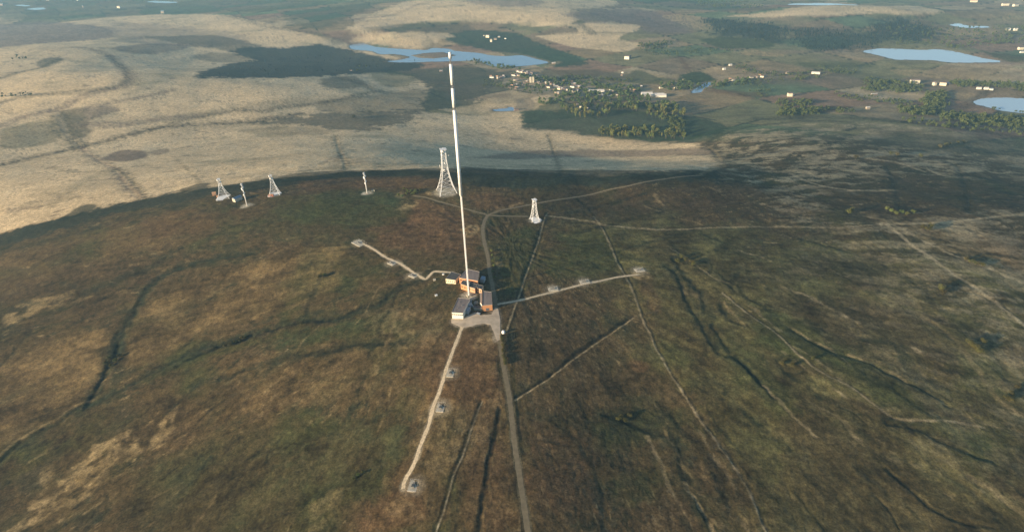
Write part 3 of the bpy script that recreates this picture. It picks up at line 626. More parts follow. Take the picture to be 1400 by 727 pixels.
    # worn verges, gravel
    for k_, hw in ROADS.items():
        ii = crop(X, Y, RW[k_], 20); d = polydist(X[ii], Y[ii], RW[k_]) + 2.2*n3[ii]
        gcol = np.array((.27,.225,.15)) if k_.startswith('track') else np.array((.15,.125,.070))
        mixc(C, ii, gcol, .75*(1-sst(hw*.8, hw+2.4, d)))
    P = _res['yard']; ii = crop(X, Y, P, 40); mixc(C, ii, np.array((.33,.28,.21)), .9*sst(-5, 3, signed(X[ii], Y[ii], P)+5*n3[ii]))
    for t_i, c in enumerate(_res['towers']):  # pale rings painted for the glow at the tower feet
        ii = np.nonzero((abs(X-c[0]) < 70) & (abs(Y-c[1]) < 70))[0]
        d = np.hypot(X[ii]-c[0], Y[ii]-c[1]); rr0 = 20 if t_i in (0,) else 9
        mixc(C, ii, np.array((.42,.38,.29)), .8*(1-sst(rr0*.6, rr0*1.6, d+6*n3[ii])))
    for c in _res['pads']:
        ii = np.nonzero((abs(X-c[0]) < 40) & (abs(Y-c[1]) < 40))[0]
        mixc(C, ii, np.array((.30,.25,.17)), .45*(1-sst(7, 16, np.hypot(X[ii]-c[0], Y[ii]-c[1])+5*n3[ii])))
    for L in LAKES:
        ii = crop(X, Y, L['P'], 40); sd_ = -signed(X[ii], Y[ii], L['P']); mixc(C, ii, np.array((.20,.16,.11)), .6*(1-sst(4, 24, sd_+8*n3[ii])))
    nr = 1-sst(1000, 1700, r); fine = 1+(.15+.45*nr)*fbm(X/9, Y/9, 3, 131, .75)+(.05+.35*nr)*s+.5*c_*nr
    return np.clip(C*fine[:, None], .006, .7)
GC = cover()

def new_mesh(name, V, Fq, mats, smooth=True, cols=None):
    me = bpy.data.meshes.new(name); V = np.asarray(V, np.float32); Fq = np.asarray(Fq, np.int32)
    me.vertices.add(len(V)); me.vertices.foreach_set('co', V.ravel())
    k = Fq.shape[1]; me.loops.add(Fq.size); me.loops.foreach_set('vertex_index', Fq.ravel())
    me.polygons.add(len(Fq)); me.polygons.foreach_set('loop_start', np.arange(len(Fq), dtype=np.int32)*k)
    me.polygons.foreach_set('use_smooth', np.full(len(Fq), smooth))
    for m_ in mats: me.materials.append(m_)
    if cols is not None:
        a = me.color_attributes.new('cover', 'FLOAT_COLOR', 'POINT'); a.data.foreach_set('color', np.hstack([cols, np.ones((len(cols), 1))]).astype(np.float32).ravel())
    me.update(calc_edges=True); return me

# ---------------------------------------------------------------- materials
def mat(name, c, rough=.8, var=.15, scale=.5, spec=.3, metal=0, bump=0, objvar=0, streak=None):
    mt = bpy.data.materials.new(name); mt.use_nodes = True; N = mt.node_tree.nodes; Lk = mt.node_tree.links; b = N['Principled BSDF']
    b.inputs['Roughness'].default_value = rough; b.inputs['Specular IOR Level'].default_value = spec; b.inputs['Metallic'].default_value = metal
    tc = N.new('ShaderNodeTexCoord'); nz = N.new('ShaderNodeTexNoise'); nz.inputs['Scale'].default_value = scale; nz.inputs['Detail'].default_value = 5
    src = tc.outputs['Object']
    if streak:
        mp = N.new('ShaderNodeMapping'); mp.inputs['Scale'].default_value = streak; Lk.new(src, mp.inputs[0]); src = mp.outputs[0]
    Lk.new(src, nz.inputs['Vector'])
    rp = N.new('ShaderNodeValToRGB'); rp.color_ramp.elements[0].position = .3; rp.color_ramp.elements[1].position = .7
    rp.color_ramp.elements[0].color = tuple(x*(1-var) for x in c)+(1,); rp.color_ramp.elements[1].color = tuple(min(1, x*(1+var)) for x in c)+(1,)
    Lk.new(nz.outputs[0], rp.inputs[0]); out = rp.outputs[0]
    if objvar:
        oi = N.new('ShaderNodeObjectInfo'); hs = N.new('ShaderNodeHueSaturation'); mr = N.new('ShaderNodeMapRange')
        mr.inputs['To Min'].default_value = 1-objvar; mr.inputs['To Max'].default_value = 1+objvar; Lk.new(oi.outputs['Random'], mr.inputs[0]); Lk.new(mr.outputs[0], hs.inputs['Value'])
        mr2 = N.new('ShaderNodeMapRange'); mr2.inputs['To Min'].default_value = .5-objvar*.08; mr2.inputs['To Max'].default_value = .5+objvar*.05
        ml = N.new('ShaderNodeMath'); ml.operation = 'MULTIPLY'; ml.inputs[1].default_value = 7.3; fr = N.new('ShaderNodeMath'); fr.operation = 'FRACT'
        Lk.new(oi.outputs['Random'], ml.inputs[0]); Lk.new(ml.outputs[0], fr.inputs[0]); Lk.new(fr.outputs[0], mr2.inputs[0]); Lk.new(mr2.outputs[0], hs.inputs['Hue'])
        Lk.new(out, hs.inputs['Color']); out = hs.outputs[0]
    Lk.new(out, b.inputs['Base Color'])
    if bump:
        bp = N.new('ShaderNodeBump'); bp.inputs['Strength'].default_value = bump; bp.inputs['Distance'].default_value = .3; Lk.new(nz.outputs[0], bp.inputs['Height']); Lk.new(bp.outputs[0], b.inputs['Normal'])
    return mt
def ground_mat():
    mt = bpy.data.materials.new('moorland'); mt.use_nodes = True; N = mt.node_tree.nodes; Lk = mt.node_tree.links; b = N['Principled BSDF']
    b.inputs['Roughness'].default_value = 1; b.inputs['Specular IOR Level'].default_value = .05
    at_ = N.new('ShaderNodeAttribute'); at_.attribute_name = 'cover'; tc = N.new('ShaderNodeTexCoord')
    cur = at_.outputs['Color']
    for sc, lo, hi, det in ((.45, .50, 1.6, 5), (.10, .66, 1.36, 6), (1.6, .72, 1.3, 2)):
        nz = N.new('ShaderNodeTexNoise'); nz.inputs['Scale'].default_value = sc; nz.inputs['Detail'].default_value = det; nz.inputs['Roughness'].default_value = .65
        Lk.new(tc.outputs['Object'], nz.inputs['Vector']); mr = N.new('ShaderNodeMapRange'); mr.inputs['From Min'].default_value = .28; mr.inputs['From Max'].default_value = .72
        mr.inputs['To Min'].default_value = lo; mr.inputs['To Max'].default_value = hi; Lk.new(nz.outputs[0], mr.inputs[0])
        vm = N.new('ShaderNodeVectorMath'); vm.operation = 'SCALE'; Lk.new(cur, vm.inputs[0]); Lk.new(mr.outputs[0], vm.inputs['Scale']); cur = vm.outputs[0]
        last = nz
    Lk.new(cur, b.inputs['Base Color'])
    nz = N.new('ShaderNodeTexNoise'); nz.inputs['Scale'].default_value = .6; nz.inputs['Detail'].default_value = 4; Lk.new(tc.outputs['Object'], nz.inputs['Vector'])
    bp = N.new('ShaderNodeBump'); bp.inputs['Strength'].default_value = .35; bp.inputs['Distance'].default_value = .6; Lk.new(nz.outputs[0], bp.inputs['Height']); Lk.new(bp.outputs[0], b.inputs['Normal'])
    return mt
def water_mat(nm='water', c=(.21,.32,.43,1)):
    mt = bpy.data.materials.new(nm); mt.use_nodes = True; N = mt.node_tree.nodes; Lk = mt.node_tree.links; b = N['Principled BSDF']
    b.inputs['Base Color'].default_value = c; b.inputs['Roughness'].default_value = .08; b.inputs['IOR'].default_value = 1.33; b.inputs['Specular IOR Level'].default_value = .7
    tc = N.new('ShaderNodeTexCoord'); nz = N.new('ShaderNodeTexNoise'); nz.inputs['Scale'].default_value = .08; nz.inputs['Detail'].default_value = 6; Lk.new(tc.outputs['Object'], nz.inputs['Vector'])
    bp = N.new('ShaderNodeBump'); bp.inputs['Strength'].default_value = .10; bp.inputs['Distance'].default_value = 1; Lk.new(nz.outputs[0], bp.inputs['Height']); Lk.new(bp.outputs[0], b.inputs['Normal'])
    return mt
M = dict(ground=ground_mat(), water=water_mat(), palewater=water_mat('sky_pale_water', (.42,.52,.57,1)),  # palewater: bright sky reflection painted into its base colour
 asphalt=mat('asphalt', (.20,.158,.092), .95, .18, .25), gravel=mat('gravel', (.60,.48,.31), 1, .25, .4, bump=.3),
 yard=mat('yard_concrete', (.46,.38,.28), .95, .2, .12), concrete=mat('concrete', (.50,.44,.33), .9, .25, .3, bump=.2), dkconc=mat('weathered_concrete', (.20,.19,.16), .9, .25, .6),
 white=mat('white_paint', (.82,.80,.76), .45, .04, .3), steel=mat('galvanised_steel', (.82,.81,.78), .5, .06, .8, metal=.0), dksteel=mat('dark_lattice_steel', (.22,.22,.22), .6, .2, .8),
 dish=mat('dish_white', (.80,.79,.75), .4, .05, 1), orange=mat('orange_brick', (.52,.25,.115), .9, .14, .9), orange2=mat('pale_orange_brick', (.56,.32,.18), .9, .12, .9), cream=mat('cream_render', (.70,.62,.42), .9, .08, .6),
 offwhite=mat('white_render', (.78,.73,.60), .85, .06, .6), roofm=mat('grey_felt_roof', (.22,.18,.16), .95, .22, .25, streak=(1,.15,1)), roofd=mat('dark_felt_roof', (.085,.082,.078), .95, .25, .3), roofb=mat('blue_grey_metal_roof', (.24,.30,.36), .4, .1, .4),
 parapet=mat('roof_edge_trim', (.38,.33,.27), .8, .1, .6), glass=mat('window_glass', (.03,.035,.04), .15, .2, .5, spec=.6), plant=mat('plant_machinery', (.30,.34,.38), .5, .15, .6), door=mat('painted_door', (.10,.12,.14), .6, .1, 1),
 leaf=mat('leaves_mid_green', (.115,.135,.038), .9, .35, .25, spec=.1, objvar=.45), leafy=mat('leaves_yellow_green', (.165,.155,.040), .9, .35, .4, spec=.1, objvar=.25), leafd=mat('needles_dark', (.022,.036,.024), .95, .3, .2, spec=.1, objvar=.3),
 gorse=mat('gorse_leaves', (.085,.080,.024), .95, .4, .9, spec=.1, objvar=.35), bark=mat('bark', (.10,.07,.05), .95, .2, 1), slate=mat('slate_roof', (.16,.13,.12), .8, .2, .3, objvar=.35), stonew=mat('village_stone', (.33,.26,.19), .9, .12, .3, objvar=.3), farw=mat('pale_cladding', (.74,.66,.48), .8, .06, .2), redbrick=mat('red_brick', (.40,.15,.09), .9, .15, .6),
 metalroof=mat('pale_shed_roof', (.58,.55,.50), .6, .1, .1))

# ---------------------------------------------------------------- object helpers
def tag(o, label=None, cat=None, group=None, kind=None):
    if label: o['label'] = label
    if cat: o['category'] = cat
    if group: o['group'] = group
    if kind: o['kind'] = kind
    return o
def empty(name, loc, label, cat, group=None, rz=0):
    o = bpy.data.objects.new(name, None); o.empty_display_size = 2; col.objects.link(o); o.location = loc; o.rotation_euler = (0, 0, rz); return tag(o, label, cat, group)
class MB:
    def __init__(s): s.v = []; s.f = []
    def prism(s, poly, z0, z1):
        n = len(poly); b = len(s.v); zs0 = z0 if hasattr(z0, '__len__') else [z0]*n; zs1 = z1 if hasattr(z1, '__len__') else [z1]*n
        # keep counter-clockwise
        ar = sum(poly[i][0]*poly[(i+1) % n][1]-poly[(i+1) % n][0]*poly[i][1] for i in range(n)); idx = list(range(n)) if ar > 0 else list(range(n))[::-1]
        s.v += [(poly[i][0], poly[i][1], zs0[i]) for i in idx] + [(poly[i][0], poly[i][1], zs1[i]) for i in idx]
        s.f.append(tuple(b+n+i for i in range(n))); s.f.append(tuple(b+i for i in range(n))[::-1])
        for i in range(n): j = (i+1) % n; s.f.append((b+i, b+j, b+n+j, b+n+i))
        return s
    def box(s, c, d, rz=0):
        hx, hy, hz = d[0]/2, d[1]/2, d[2]/2; ca, sa = cos(rz), sin(rz)
        P = [(c[0]+x*ca-y*sa, c[1]+x*sa+y*ca) for x, y in ((-hx, -hy), (hx, -hy), (hx, hy), (-hx, hy))]
        return s.prism(P, c[2]-hz, c[2]+hz)
    def tube(s, a, b_, r0, r1=None, n=8, cap=True):
        r1 = r0 if r1 is None else r1; a = np.array(a, float); b_ = np.array(b_, float); d = b_-a; L = np.linalg.norm(d); d /= L
        u = np.cross(d, (0, 0, 1.)) if abs(d[2]) < .95 else np.cross(d, (1., 0, 0)); u /= np.linalg.norm(u); v = np.cross(d, u); k = len(s.v)
        for p, r in ((a, r0), (b_, r1)):
            for i in range(n): t = 2*pi*i/n; s.v.append(tuple(p+r*(u*cos(t)+v*sin(t))))
        for i in range(n): j = (i+1) % n; s.f.append((k+i, k+j, k+n+j, k+n+i)[::-1])
        if cap: s.f.append(tuple(k+i for i in range(n))); s.f.append(tuple(k+n+i for i in range(n))[::-1])
        return s
    def dish(s, c, dirv, r, dep=None):
        dep = dep or r*.35; c = np.array(c, float); d = np.array(dirv, float); d /= np.linalg.norm(d); u = np.cross(d, (0, 0, 1.)); u /= np.linalg.norm(u); v = np.cross(d, u); n = 12
        rings = [(0.0, -dep), (.45, -dep*.8), (.8, -dep*.35), (1.0, 0), (.96, .02), (.6, -dep*.5), (0.0, -dep*.85)]; k = len(s.v)
        for rr_, o in rings:
            for i in range(n): t = 2*pi*i/n; s.v.append(tuple(c+d*o+r*max(rr_, .02)*(u*cos(t)+v*sin(t))))
        for q in range(len(rings)-1):
            for i in range(n): j = (i+1) % n; s.f.append((k+q*n+i, k+q*n+j, k+(q+1)*n+j, k+(q+1)*n+i))
        return s
    def build(s, name, m, parent=None, smooth=False, loc=None):
        me = bpy.data.meshes.new(name); off = loc or (0, 0, 0)
        me.from_pydata([(x-off[0], y-off[1], z-off[2]) for x, y, z in s.v], [], s.f); me.materials.append(m)
        if smooth:
            for p in me.polygons: p.use_smooth = True
        o = bpy.data.objects.new(name, me); col.objects.link(o)
        if parent: o.parent = parent
        elif loc: o.location = loc
        return o

# ---------------------------------------------------------------- ground, water, roads, haze
ctr = np.array([[0, 0, float(GZ[:NA].mean())]]); V = np.vstack([np.stack([GX, GY, GZ], 1), ctr])
i = np.arange(NR-1)[:, None]; j = np.arange(NA)[None]; jn = (j+1) % NA
Fq = np.stack([i*NA+j, (i+1)*NA+j, (i+1)*NA+jn, i*NA+jn], 2).reshape(-1, 4)[:, ::-1]
cen = len(V)-1; jj = np.arange(NA); cap = np.stack([np.full(NA, cen), jj, (jj+1) % NA, (jj+1) % NA], 1)
me = new_mesh('ground', V, Fq, [M['ground']], True, np.vstack([GC, GC[:1]]))
g = bpy.data.objects.new('ground', me); col.objects.link(g); tag(g, 'brown moorland hill falling away to straw coloured moors and a green valley', 'ground', kind='structure')
del V, Fq
for L in LAKES:
    P = L['P']; c = P.mean(0); hole = L['H']; cu = bpy.data.curves.new('w', 'CURVE'); cu.dimensions = '2D'; cu.fill_mode = 'BOTH'
    for Q in ([P] if hole is None else [P, hole]):
        sp = cu.splines.new('POLY'); sp.points.add(len(Q)-1); sp.use_cyclic_u = True
        for q, (x, y) in enumerate(Q): sp.points[q].co = (x-c[0], y-c[1], 0, 1)
    ob = bpy.data.objects.new('w', cu); col.objects.link(ob); dg = bpy.context.evaluated_depsgraph_get(); me = bpy.data.meshes.new_from_object(ob.evaluated_get(dg)); bpy.data.objects.remove(ob)
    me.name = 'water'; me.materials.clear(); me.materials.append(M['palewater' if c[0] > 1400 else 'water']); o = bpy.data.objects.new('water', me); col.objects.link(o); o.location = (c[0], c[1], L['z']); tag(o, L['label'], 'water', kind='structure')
def strip(name, P, hw, lift, m, label, edge=.25):
    P = np.asarray(P); seg = np.linalg.norm(np.diff(P, axis=0), axis=1); s = np.concatenate([[0], np.cumsum(seg)]); n = max(2, int(s[-1]/2.5)); t = np.linspace(0, s[-1], n)
    X = np.interp(t, s, P[:, 0]); Y = np.interp(t, s, P[:, 1]); dx = np.gradient(X); dy = np.gradient(Y); l = np.hypot(dx, dy)+1e-9; nx, ny = -dy/l, dx/l
    V = []; ws = hw if not hasattr(hw, '__len__') else None
    for k_ in (-1, -.34, .34, 1):
        w = (hw*(1+(edge*.55*gn(t/9, t*0+k_*3, 7)+edge*.45*gn(t/2.9, t*0+k_*9, 8)) if abs(k_) == 1 else hw)) if True else 0
        x = X+nx*w*k_; y = Y+ny*w*k_; V.append(np.stack([x, y, base(x, y)+lift], 1))
    V = np.stack(V, 1).reshape(-1, 3); a = np.arange(n-1)[:, None]*4; b_ = np.arange(3)[None]
    Fq = np.stack([a+b_, a+b_+4, a+b_+5, a+b_+1], 2).reshape(-1, 4)
    o = bpy.data.objects.new(name, new_mesh(name, V, Fq, [m], False)); col.objects.link(o); tag(o, label, name.split('_')[-1], kind='structure'); return o
LAB = {'road_main': 'grey lane running from the foreground past the mast buildings', 'road_ridge': 'lane leaving the junction towards the right along the ridge', 'road_tower': 'lane branching left to the large lattice tower', 'road_spur': 'short straight lane to the small lattice tower on the right',
 'track_south': 'pale gravel track running down from the yard past three anchor pads', 'track_east': 'pale gravel track running right across the heather', 'track_west': 'pale gravel track running up left from the buildings'}
for q, (k_, hw) in enumerate(ROADS.items()):
    tr = k_.startswith('track'); strip('track' if tr else 'road', RW[k_], hw, .07-.004*q, M['gravel'] if tr else M['asphalt'], LAB[k_], .6 if tr else .35)
# yard slab
Yp = _res['yard']; 
mb = MB(); zy = [float(z)+.25 for z in base(Yp[:, 0], Yp[:, 1])]
mb.prism([tuple(p) for p in Yp], [z-.5 for z in zy], zy); tag(mb.build('yard', M['yard']), 'pale concrete yard in front of the mast buildings', 'yard', kind='structure')
# haze
zlo = float(GZ.min())-5
hb = MB().prism([(-14200, -14200), (14200, -14200), (14200, 14200), (-14200, 14200)], zlo, CAMZ+25); hz = bpy.data.materials.new('haze'); hz.use_nodes = True
hz.node_tree.nodes.remove(hz.node_tree.nodes['Principled BSDF']); pv = hz.node_tree.nodes.new('ShaderNodeVolumePrincipled'); pv.inputs['Density'].default_value = HAZE_DENSITY; pv.inputs['Color'].default_value = HAZE_COL+(1,)
hz.node_tree.links.new(pv.outputs[0], hz.node_tree.nodes['Material Output'].inputs['Volume']); tag(hb.build('haze', hz), 'thin blue evening haze over the valley', 'haze', kind='stuff')

# ---------------------------------------------------------------- the tall mast
def gz(p): return float(base(np.array([p[0]]), np.array([p[1]]))[0])
mp = _res['towers'][6]; mz = gz(mp)
def height_at(p, py):   # height above ground at which a vertical at p reaches image row py
    lo, hi = 0, 430
    for _ in range(40):
        md = (lo+hi)/2; d = np.array([p[0], p[1], gz0+md-CAMZ]); y = CY-FPX*(d@UU)/(d@F0)
        if y > py: lo = md
        else: hi = md
    return lo
gz0 = mz
zz = {y: height_at(mp, y) for y in (72, 80, 88, 116, 121, 147, 151, 267)}
mast = empty('radio_mast', (mp[0], mp[1], mz), 'very tall slender white tubular mast standing among the orange buildings', 'mast')
MB().box((0, 0, .7), (5, 5, 1.6), .4).build('concrete_base', M['concrete'], mast)
lt = MB(); hL = zz[267]; w = 1.05     # lower lattice shaft
cs = [(w*cos(a), w*sin(a)) for a in (pi/2, pi/2+2*pi/3, pi/2+4*pi/3)]
lt.tube((0, 0, 1.4), (0, 0, hL), .78, .78, 10)
for x, y in cs: lt.tube((x, y, 1.4), (x, y, hL), .2, .2, 5)
z = 3.0
while z < hL-3:
    for q in range(3):
        a = cs[q]; b_ = cs[(q+1) % 3]; lt.tube((a[0], a[1], z), (b_[0], b_[1], z+2.8), .09, .09, 4, False); lt.tube((b_[0], b_[1], z), (a[0], a[1], z+2.8), .09, .09, 4, False)
    z += 2.8
lt.build('lower_shaft', M['white'], mast)
MB().tube((0, 0, hL-1.2), (0, 0, hL), 1.1, 1.75, 16).build('taper_collar', M['white'], mast, True)
def shaft(z0, z1, r, m_, nm):
    s = MB(); s.tube((0, 0, z0), (0, 0, z1), r, r, 20); tb = s.build(nm, m_, mast, True)
    zz_ = z0+8
    while z1-z0 > 12 and zz_ < z1-2: MB().tube((0, 0, zz_), (0, 0, zz_+.35), r+.14, r+.14, 20).build('flange_ring', m_, tb); zz_ += 8
def gap(z0, z1, r):
    s = MB(); s.tube((0, 0, z0), (0, 0, z1), .35, .35, 8)
    for q in range(4): a = q*pi/2; s.tube((r*cos(a), r*sin(a), z0), (r*cos(a), r*sin(a), z1), .13, .13, 5)
    k = 3; hh = (z1-z0)/k
    for t in range(k):
        for q in range(4):
            a = q*pi/2; b_ = a+pi/2; s.tube((r*cos(a), r*sin(a), z0+t*hh), (r*cos(b_), r*sin(b_), z0+(t+1)*hh), .08, .08, 4, False)
    s.build('lattice_section', M['dksteel'], mast)
shaft(hL, zz[151], 1.95, M['white'], 'main_tube'); gap(zz[151], zz[147], 1.3); shaft(zz[147], zz[121], 1.8, M['white'], 'upper_tube')
gap(zz[121], zz[116], 1.2); shaft(zz[116], zz[88], 1.8, M['white'], 'aerial_cylinder'); gap(zz[88], zz[80], 1.1); shaft(zz[80], zz[72], 1.7, M['white'], 'top_cylinder')
MB().tube((0, 0, zz[72]), (0, 0, zz[72]+2.4), .12, .05, 6).build('lightning_rod', M['steel'], mast)

# ---------------------------------------------------------------- lattice towers
def tower(idx, topy, label, wid, topw, flare, dishes, hut=None, legr=.5, name='lattice_tower', glow_disc=0):
    global gz0
    p = _res['towers'][idx]; gz0 = gz(p); h = height_at(p, topy); t = empty(name, (p[0], p[1], gz0), label, 'tower')
    f = lambda u: topw + (wid-topw)*((1-u)**flare)
    leg = {q: MB() for q in range(4)}; br = MB(); n = max(6, int(h/7.5)); us = [i/n for i in range(n+1)]
    cn = lambda q, u: (f(u)*cos(pi/4+q*pi/2+.3)*.7071, f(u)*sin(pi/4+q*pi/2+.3)*.7071, u*h)
    for a, b_ in zip(us[:-1], us[1:]):
        for q in range(4):
            leg[q].tube(cn(q, a), cn(q, b_), legr*(1-.4*a), legr*(1-.4*b_), 5)
            br.tube(cn(q, a), cn((q+1) % 4, b_), legr*.30, None, 4, False); br.tube(cn((q+1) % 4, a), cn(q, b_), legr*.30, None, 4, False); br.tube(cn(q, b_), cn((q+1) % 4, b_), legr*.30, None, 4, False)
    for q in range(4): leg[q].build('leg', M['steel'], t)
    br.build('bracing', M['steel'], t)
    MB().box((0, 0, h+.2), (topw*1.5, topw*1.5, .4), .3).build('top_platform', M['steel'], t)
    MB().tube((0, 0, h), (0, 0, h+4), .3, .12, 6).build('aerial', M['white'], t)
    for u, a, r, off in dishes:
        d = (cos(a), sin(a), 0); rr_ = f(u)*.5+off; mb = MB().dish((d[0]*rr_, d[1]*rr_, u*h), d, r); 
        mb.tube((0, 0, u*h), (d[0]*(rr_-r*.3), d[1]*(rr_-r*.3), u*h), .18, None, 5); mb.build('dish', M['dish'], t, True)
    for q in range(4): c = cn(q, 0); MB().box((c[0], c[1], .3), (2.4, 2.4, 1.2), .3).build('footing', M['concrete'], t)
    if glow_disc: MB().prism([(glow_disc*cos(a)*random.uniform(.85, 1.1), glow_disc*sin(a)*random.uniform(.8, 1.1)) for a in np.linspace(0, 2*pi, 14)[:-1]], -.4, .28).build('glow_disc', M['white'], t)  # white disc imitating the glow on the ground at the foot
    return t
tower(0, 204, 'largest lattice tower, flared at the foot, behind the mast', 32, 7.5, 2.6, [(.97,-2.2,2.4,.5),(.95,-.9,2.2,1),(.86,-.15,2.2,6),(.80,-1.2,2.2,.5),(.88,-2.4,2,.5),(.63,-2.9,2.2,4),(.7,-1.5,1.8,.4),(.55,-1.8,2,.4)], legr=.55, glow_disc=0)
tower(1, 245, 'flared lattice tower leftmost on the ridge, beside an orange hut', 22, 4.0, 2.2, [(.96,-2.4,1.8,1.5),(.86,-.6,1.8,1.2),(.7,-2,1.4,.3),(.55,-2.9,1.4,.8)], legr=.42, glow_disc=15)
tower(3, 240, 'flared lattice tower with dishes at its head, third from the left on the ridge', 19, 3.6, 1.7, [(.98,-2.5,2.0,1.6),(.88,-.7,2.0,1.4),(.85,-2.0,2,.5),(.7,-1.9,1.5,.4)], legr=.55, glow_disc=14)
tower(5, 273, 'short lattice tower on a pale disc standing in for ground glow, right of the mast', 13, 5.0, 2.4, [(.93,-.5,1.6,1.0),(.95,-2.0,1.3,.3),(.8,-1.8,1.3,.3),(.7,-2.6,1.1,.3)], legr=.42, glow_disc=12)
def pole(idx, topy, label):
    global gz0
    p = _res['towers'][idx]; gz0 = gz(p); h = height_at(p, topy); t = empty('antenna_pole', (p[0], p[1], gz0), label, 'pole')
    s = MB().tube((0, 0, 0), (0, 0, h), 1.05, .7, 10); s.build('shaft', M['white'], t, True)
    MB().box((0, 0, .2), (5, 5, .8)).build('footing', M['concrete'], t)
    for u, a, r in ((.95, 2.9, 1.7), (.84, -.3, 1.8), (.78, -2.3, 2.0), (.70, 2.6, 1.5), (.60, -.8, 1.8), (.5, -2, 1.3)):
        d = (cos(a), sin(a), 0); mb = MB().dish((d[0]*2.2, d[1]*2.2, u*h), d, r); mb.tube((0, 0, u*h), (d[0]*1.8, d[1]*1.8, u*h), .2, None, 5); mb.build('dish', M['dish'], t, True)
    for k in range(3):
        a = k*2.1+.5; MB().tube((1.5*cos(a), 1.5*sin(a), h*.86), (1.5*cos(a), 1.5*sin(a), h+.8), .25, .25, 6).box((.75*cos(a), .75*sin(a), h*.93), (1.5, .2, .2), a).build('whip_aerial', M['steel'], t)
pole(2, 251, 'white antenna pole beside the blue roofed shed on the ridge'); pole(4, 236, 'white antenna pole standing alone on a pale patch left of the large tower')

# ---------------------------------------------------------------- mast station buildings
def building(label, quad, h, wall, roofm, cat='building', win=None, z=None, parap=.5, name='station_building', group=None, stripes=0):
    c0 = at([tuple(np.mean(quad, 0)+np.array([0, h*.9]))])[0]; g0 = gz(c0) if z is None else z
    P = plane(quad, g0+h); c = P.mean(0); Q = [(p[0]-c[0], p[1]-c[1]) for p in P]; t = empty(name, (c[0], c[1], g0), label, cat, group)
    MB().prism(Q, -2.5, h).build('wall', wall, t)
    ins = lambda k: [(x*k, y*k) for x, y in Q]; sz = np.mean([math.hypot(*q) for q in Q]); k1 = 1+.25/sz; k0 = 1-.35/sz
    rf_ = MB().prism(ins(k0), h+.003, h+.2).build('roof', roofm, t)
    if parap:
        pb = MB(); A, B = ins(k1), ins(k0)
        for i_ in range(4):
            j_ = (i_+1) % 4; pb.prism([A[i_], A[j_], B[j_], B[i_]], h-.1 if False else h+.002, h+parap)
        pb.build('parapet', M['parapet'], rf_)
    if win:     # windows along the front wall (BL -> BR)
        a = np.array(Q[3]); b_ = np.array(Q[2]); L = np.linalg.norm(b_-a); u = (b_-a)/L; nrm = np.array([u[1], -u[0]])
        if nrm @ (-a) > 0: nrm = -nrm
        n, wz0, wz1, frac = win; ang = math.atan2(u[1], u[0])
        for i_ in range(n):
            cx = a+u*L*((i_+.5)/n)+nrm*.03; ww = L/n*frac
            MB().box((cx[0], cx[1], (wz0+wz1)/2), (ww, .16, wz1-wz0), ang).build('window', M['glass'], t)
    return t, Q, g0, c
s9 = 9.09
def q9(*p): return [(600+a/s9, 365+b/s9) for a, b in p]
g_st = gz(mp)
t1, Q1, g1, c1 = building('white flat roofed building with a window band, nearest the camera', q9((240,382),(382,398),(297,572),(160,563)), 8.5, M['offwhite'], M['roofm'], win=(6, 5.0, 6.3, .8))
# step-down annexes on its right side
for a, b_, dz in ((q9((376,432),(412,440),(388,478),(345,470)), 5.5, 0), (q9((352,492),(395,500),(368,545),(320,538)), 5.0, 0)):
    P = plane(a, g1+b_); MB().prism([(p[0]-c1[0], p[1]-c1[1]) for p in P], -1, b_).build('annex', M['plant'], t1)
for u, v in ((.3, .3), (.6, .5), (.35, .7)):
    x = sum(Q1[k][0]*wt for k, wt in enumerate(((1-u)*(1-v), u*(1-v), u*v, (1-u)*v))); y = sum(Q1[k][1]*wt for k, wt in enumerate(((1-u)*(1-v), u*(1-v), u*v, (1-u)*v))); MB().box((x, y, 9.1), (1.2, 1.2, .8), .2).build('roof_vent', M['dkconc'], [o_ for o_ in t1.children if o_.name.startswith('roof')][0])
building('small cream building with a dark flat roof, leftmost of the station', q9((160,58),(272,93),(206,164),(84,146)), 6, M['cream'], M['roofd'], win=(5, 1.2, 4.2, .25), parap=.35)
building('big orange brick block with a wide grey roof at the back of the station', q9((350,25),(503,60),(482,172),(252,134)), 8.5, M['orange'], M['roofm'], win=(5, 4.5, 6.0, .5))
building('orange brick wing with a dark roof directly behind the mast foot', q9((300,165),(385,190),(372,245),(270,208)), 8, M['orange'], M['roofd'], win=(3, 3.5, 5.2, .5), parap=.35)
building('low salmon pink brick block right behind the mast foot', q9((385,192),(470,212),(447,268),(374,246)), 7, M['orange2'], M['roofd'], win=(3, 3.2, 4.6, .45), parap=.35)
building('narrow orange brick block between the mast and the long hall', q9((473,212),(556,236),(532,282),(470,252)), 7, M['orange2'], M['roofd'], win=(2, 3.2, 4.6, .45), parap=.35)
tl, Ql, gl, cl = building('long orange brick hall with a grey roof beside the lane', q9((548,300),(652,312),(664,468),(538,480)), 8, M['orange'], M['roofm'], win=None)
a, b_ = np.array(Ql[3]), np.array(Ql[2]); mid = (a+b_)/2; ang = math.atan2(*(b_-a)[::-1]); MB().box((mid[0], mid[1]-.05, 1.7), (4.2, .3, 3.4), ang).build('roller_door', M['door'], tl)
MB().box((mid[0]-3.5, mid[1]-.05, 6), (1.6, .25, 1.0), ang).build('window', M['glass'], tl)
building('low link corridor with a pale roof along the hall', q9((508,318),(536,322),(534,470),(512,440)), 5, M['offwhite'], M['parapet'], name='link_corridor', parap=0)
building('pale grey plant house behind the lane side of the big block', q9((535,108),(580,118),(560,158),(510,148)), 5, M['plant'], M['roofb'], name='plant_house', parap=0)
building('low grey switch house closing the inner yard', q9((430,478),(535,488),(530,515),(432,505)), 3.5, M['dkconc'], M['roofd'], name='switch_house', parap=.25)
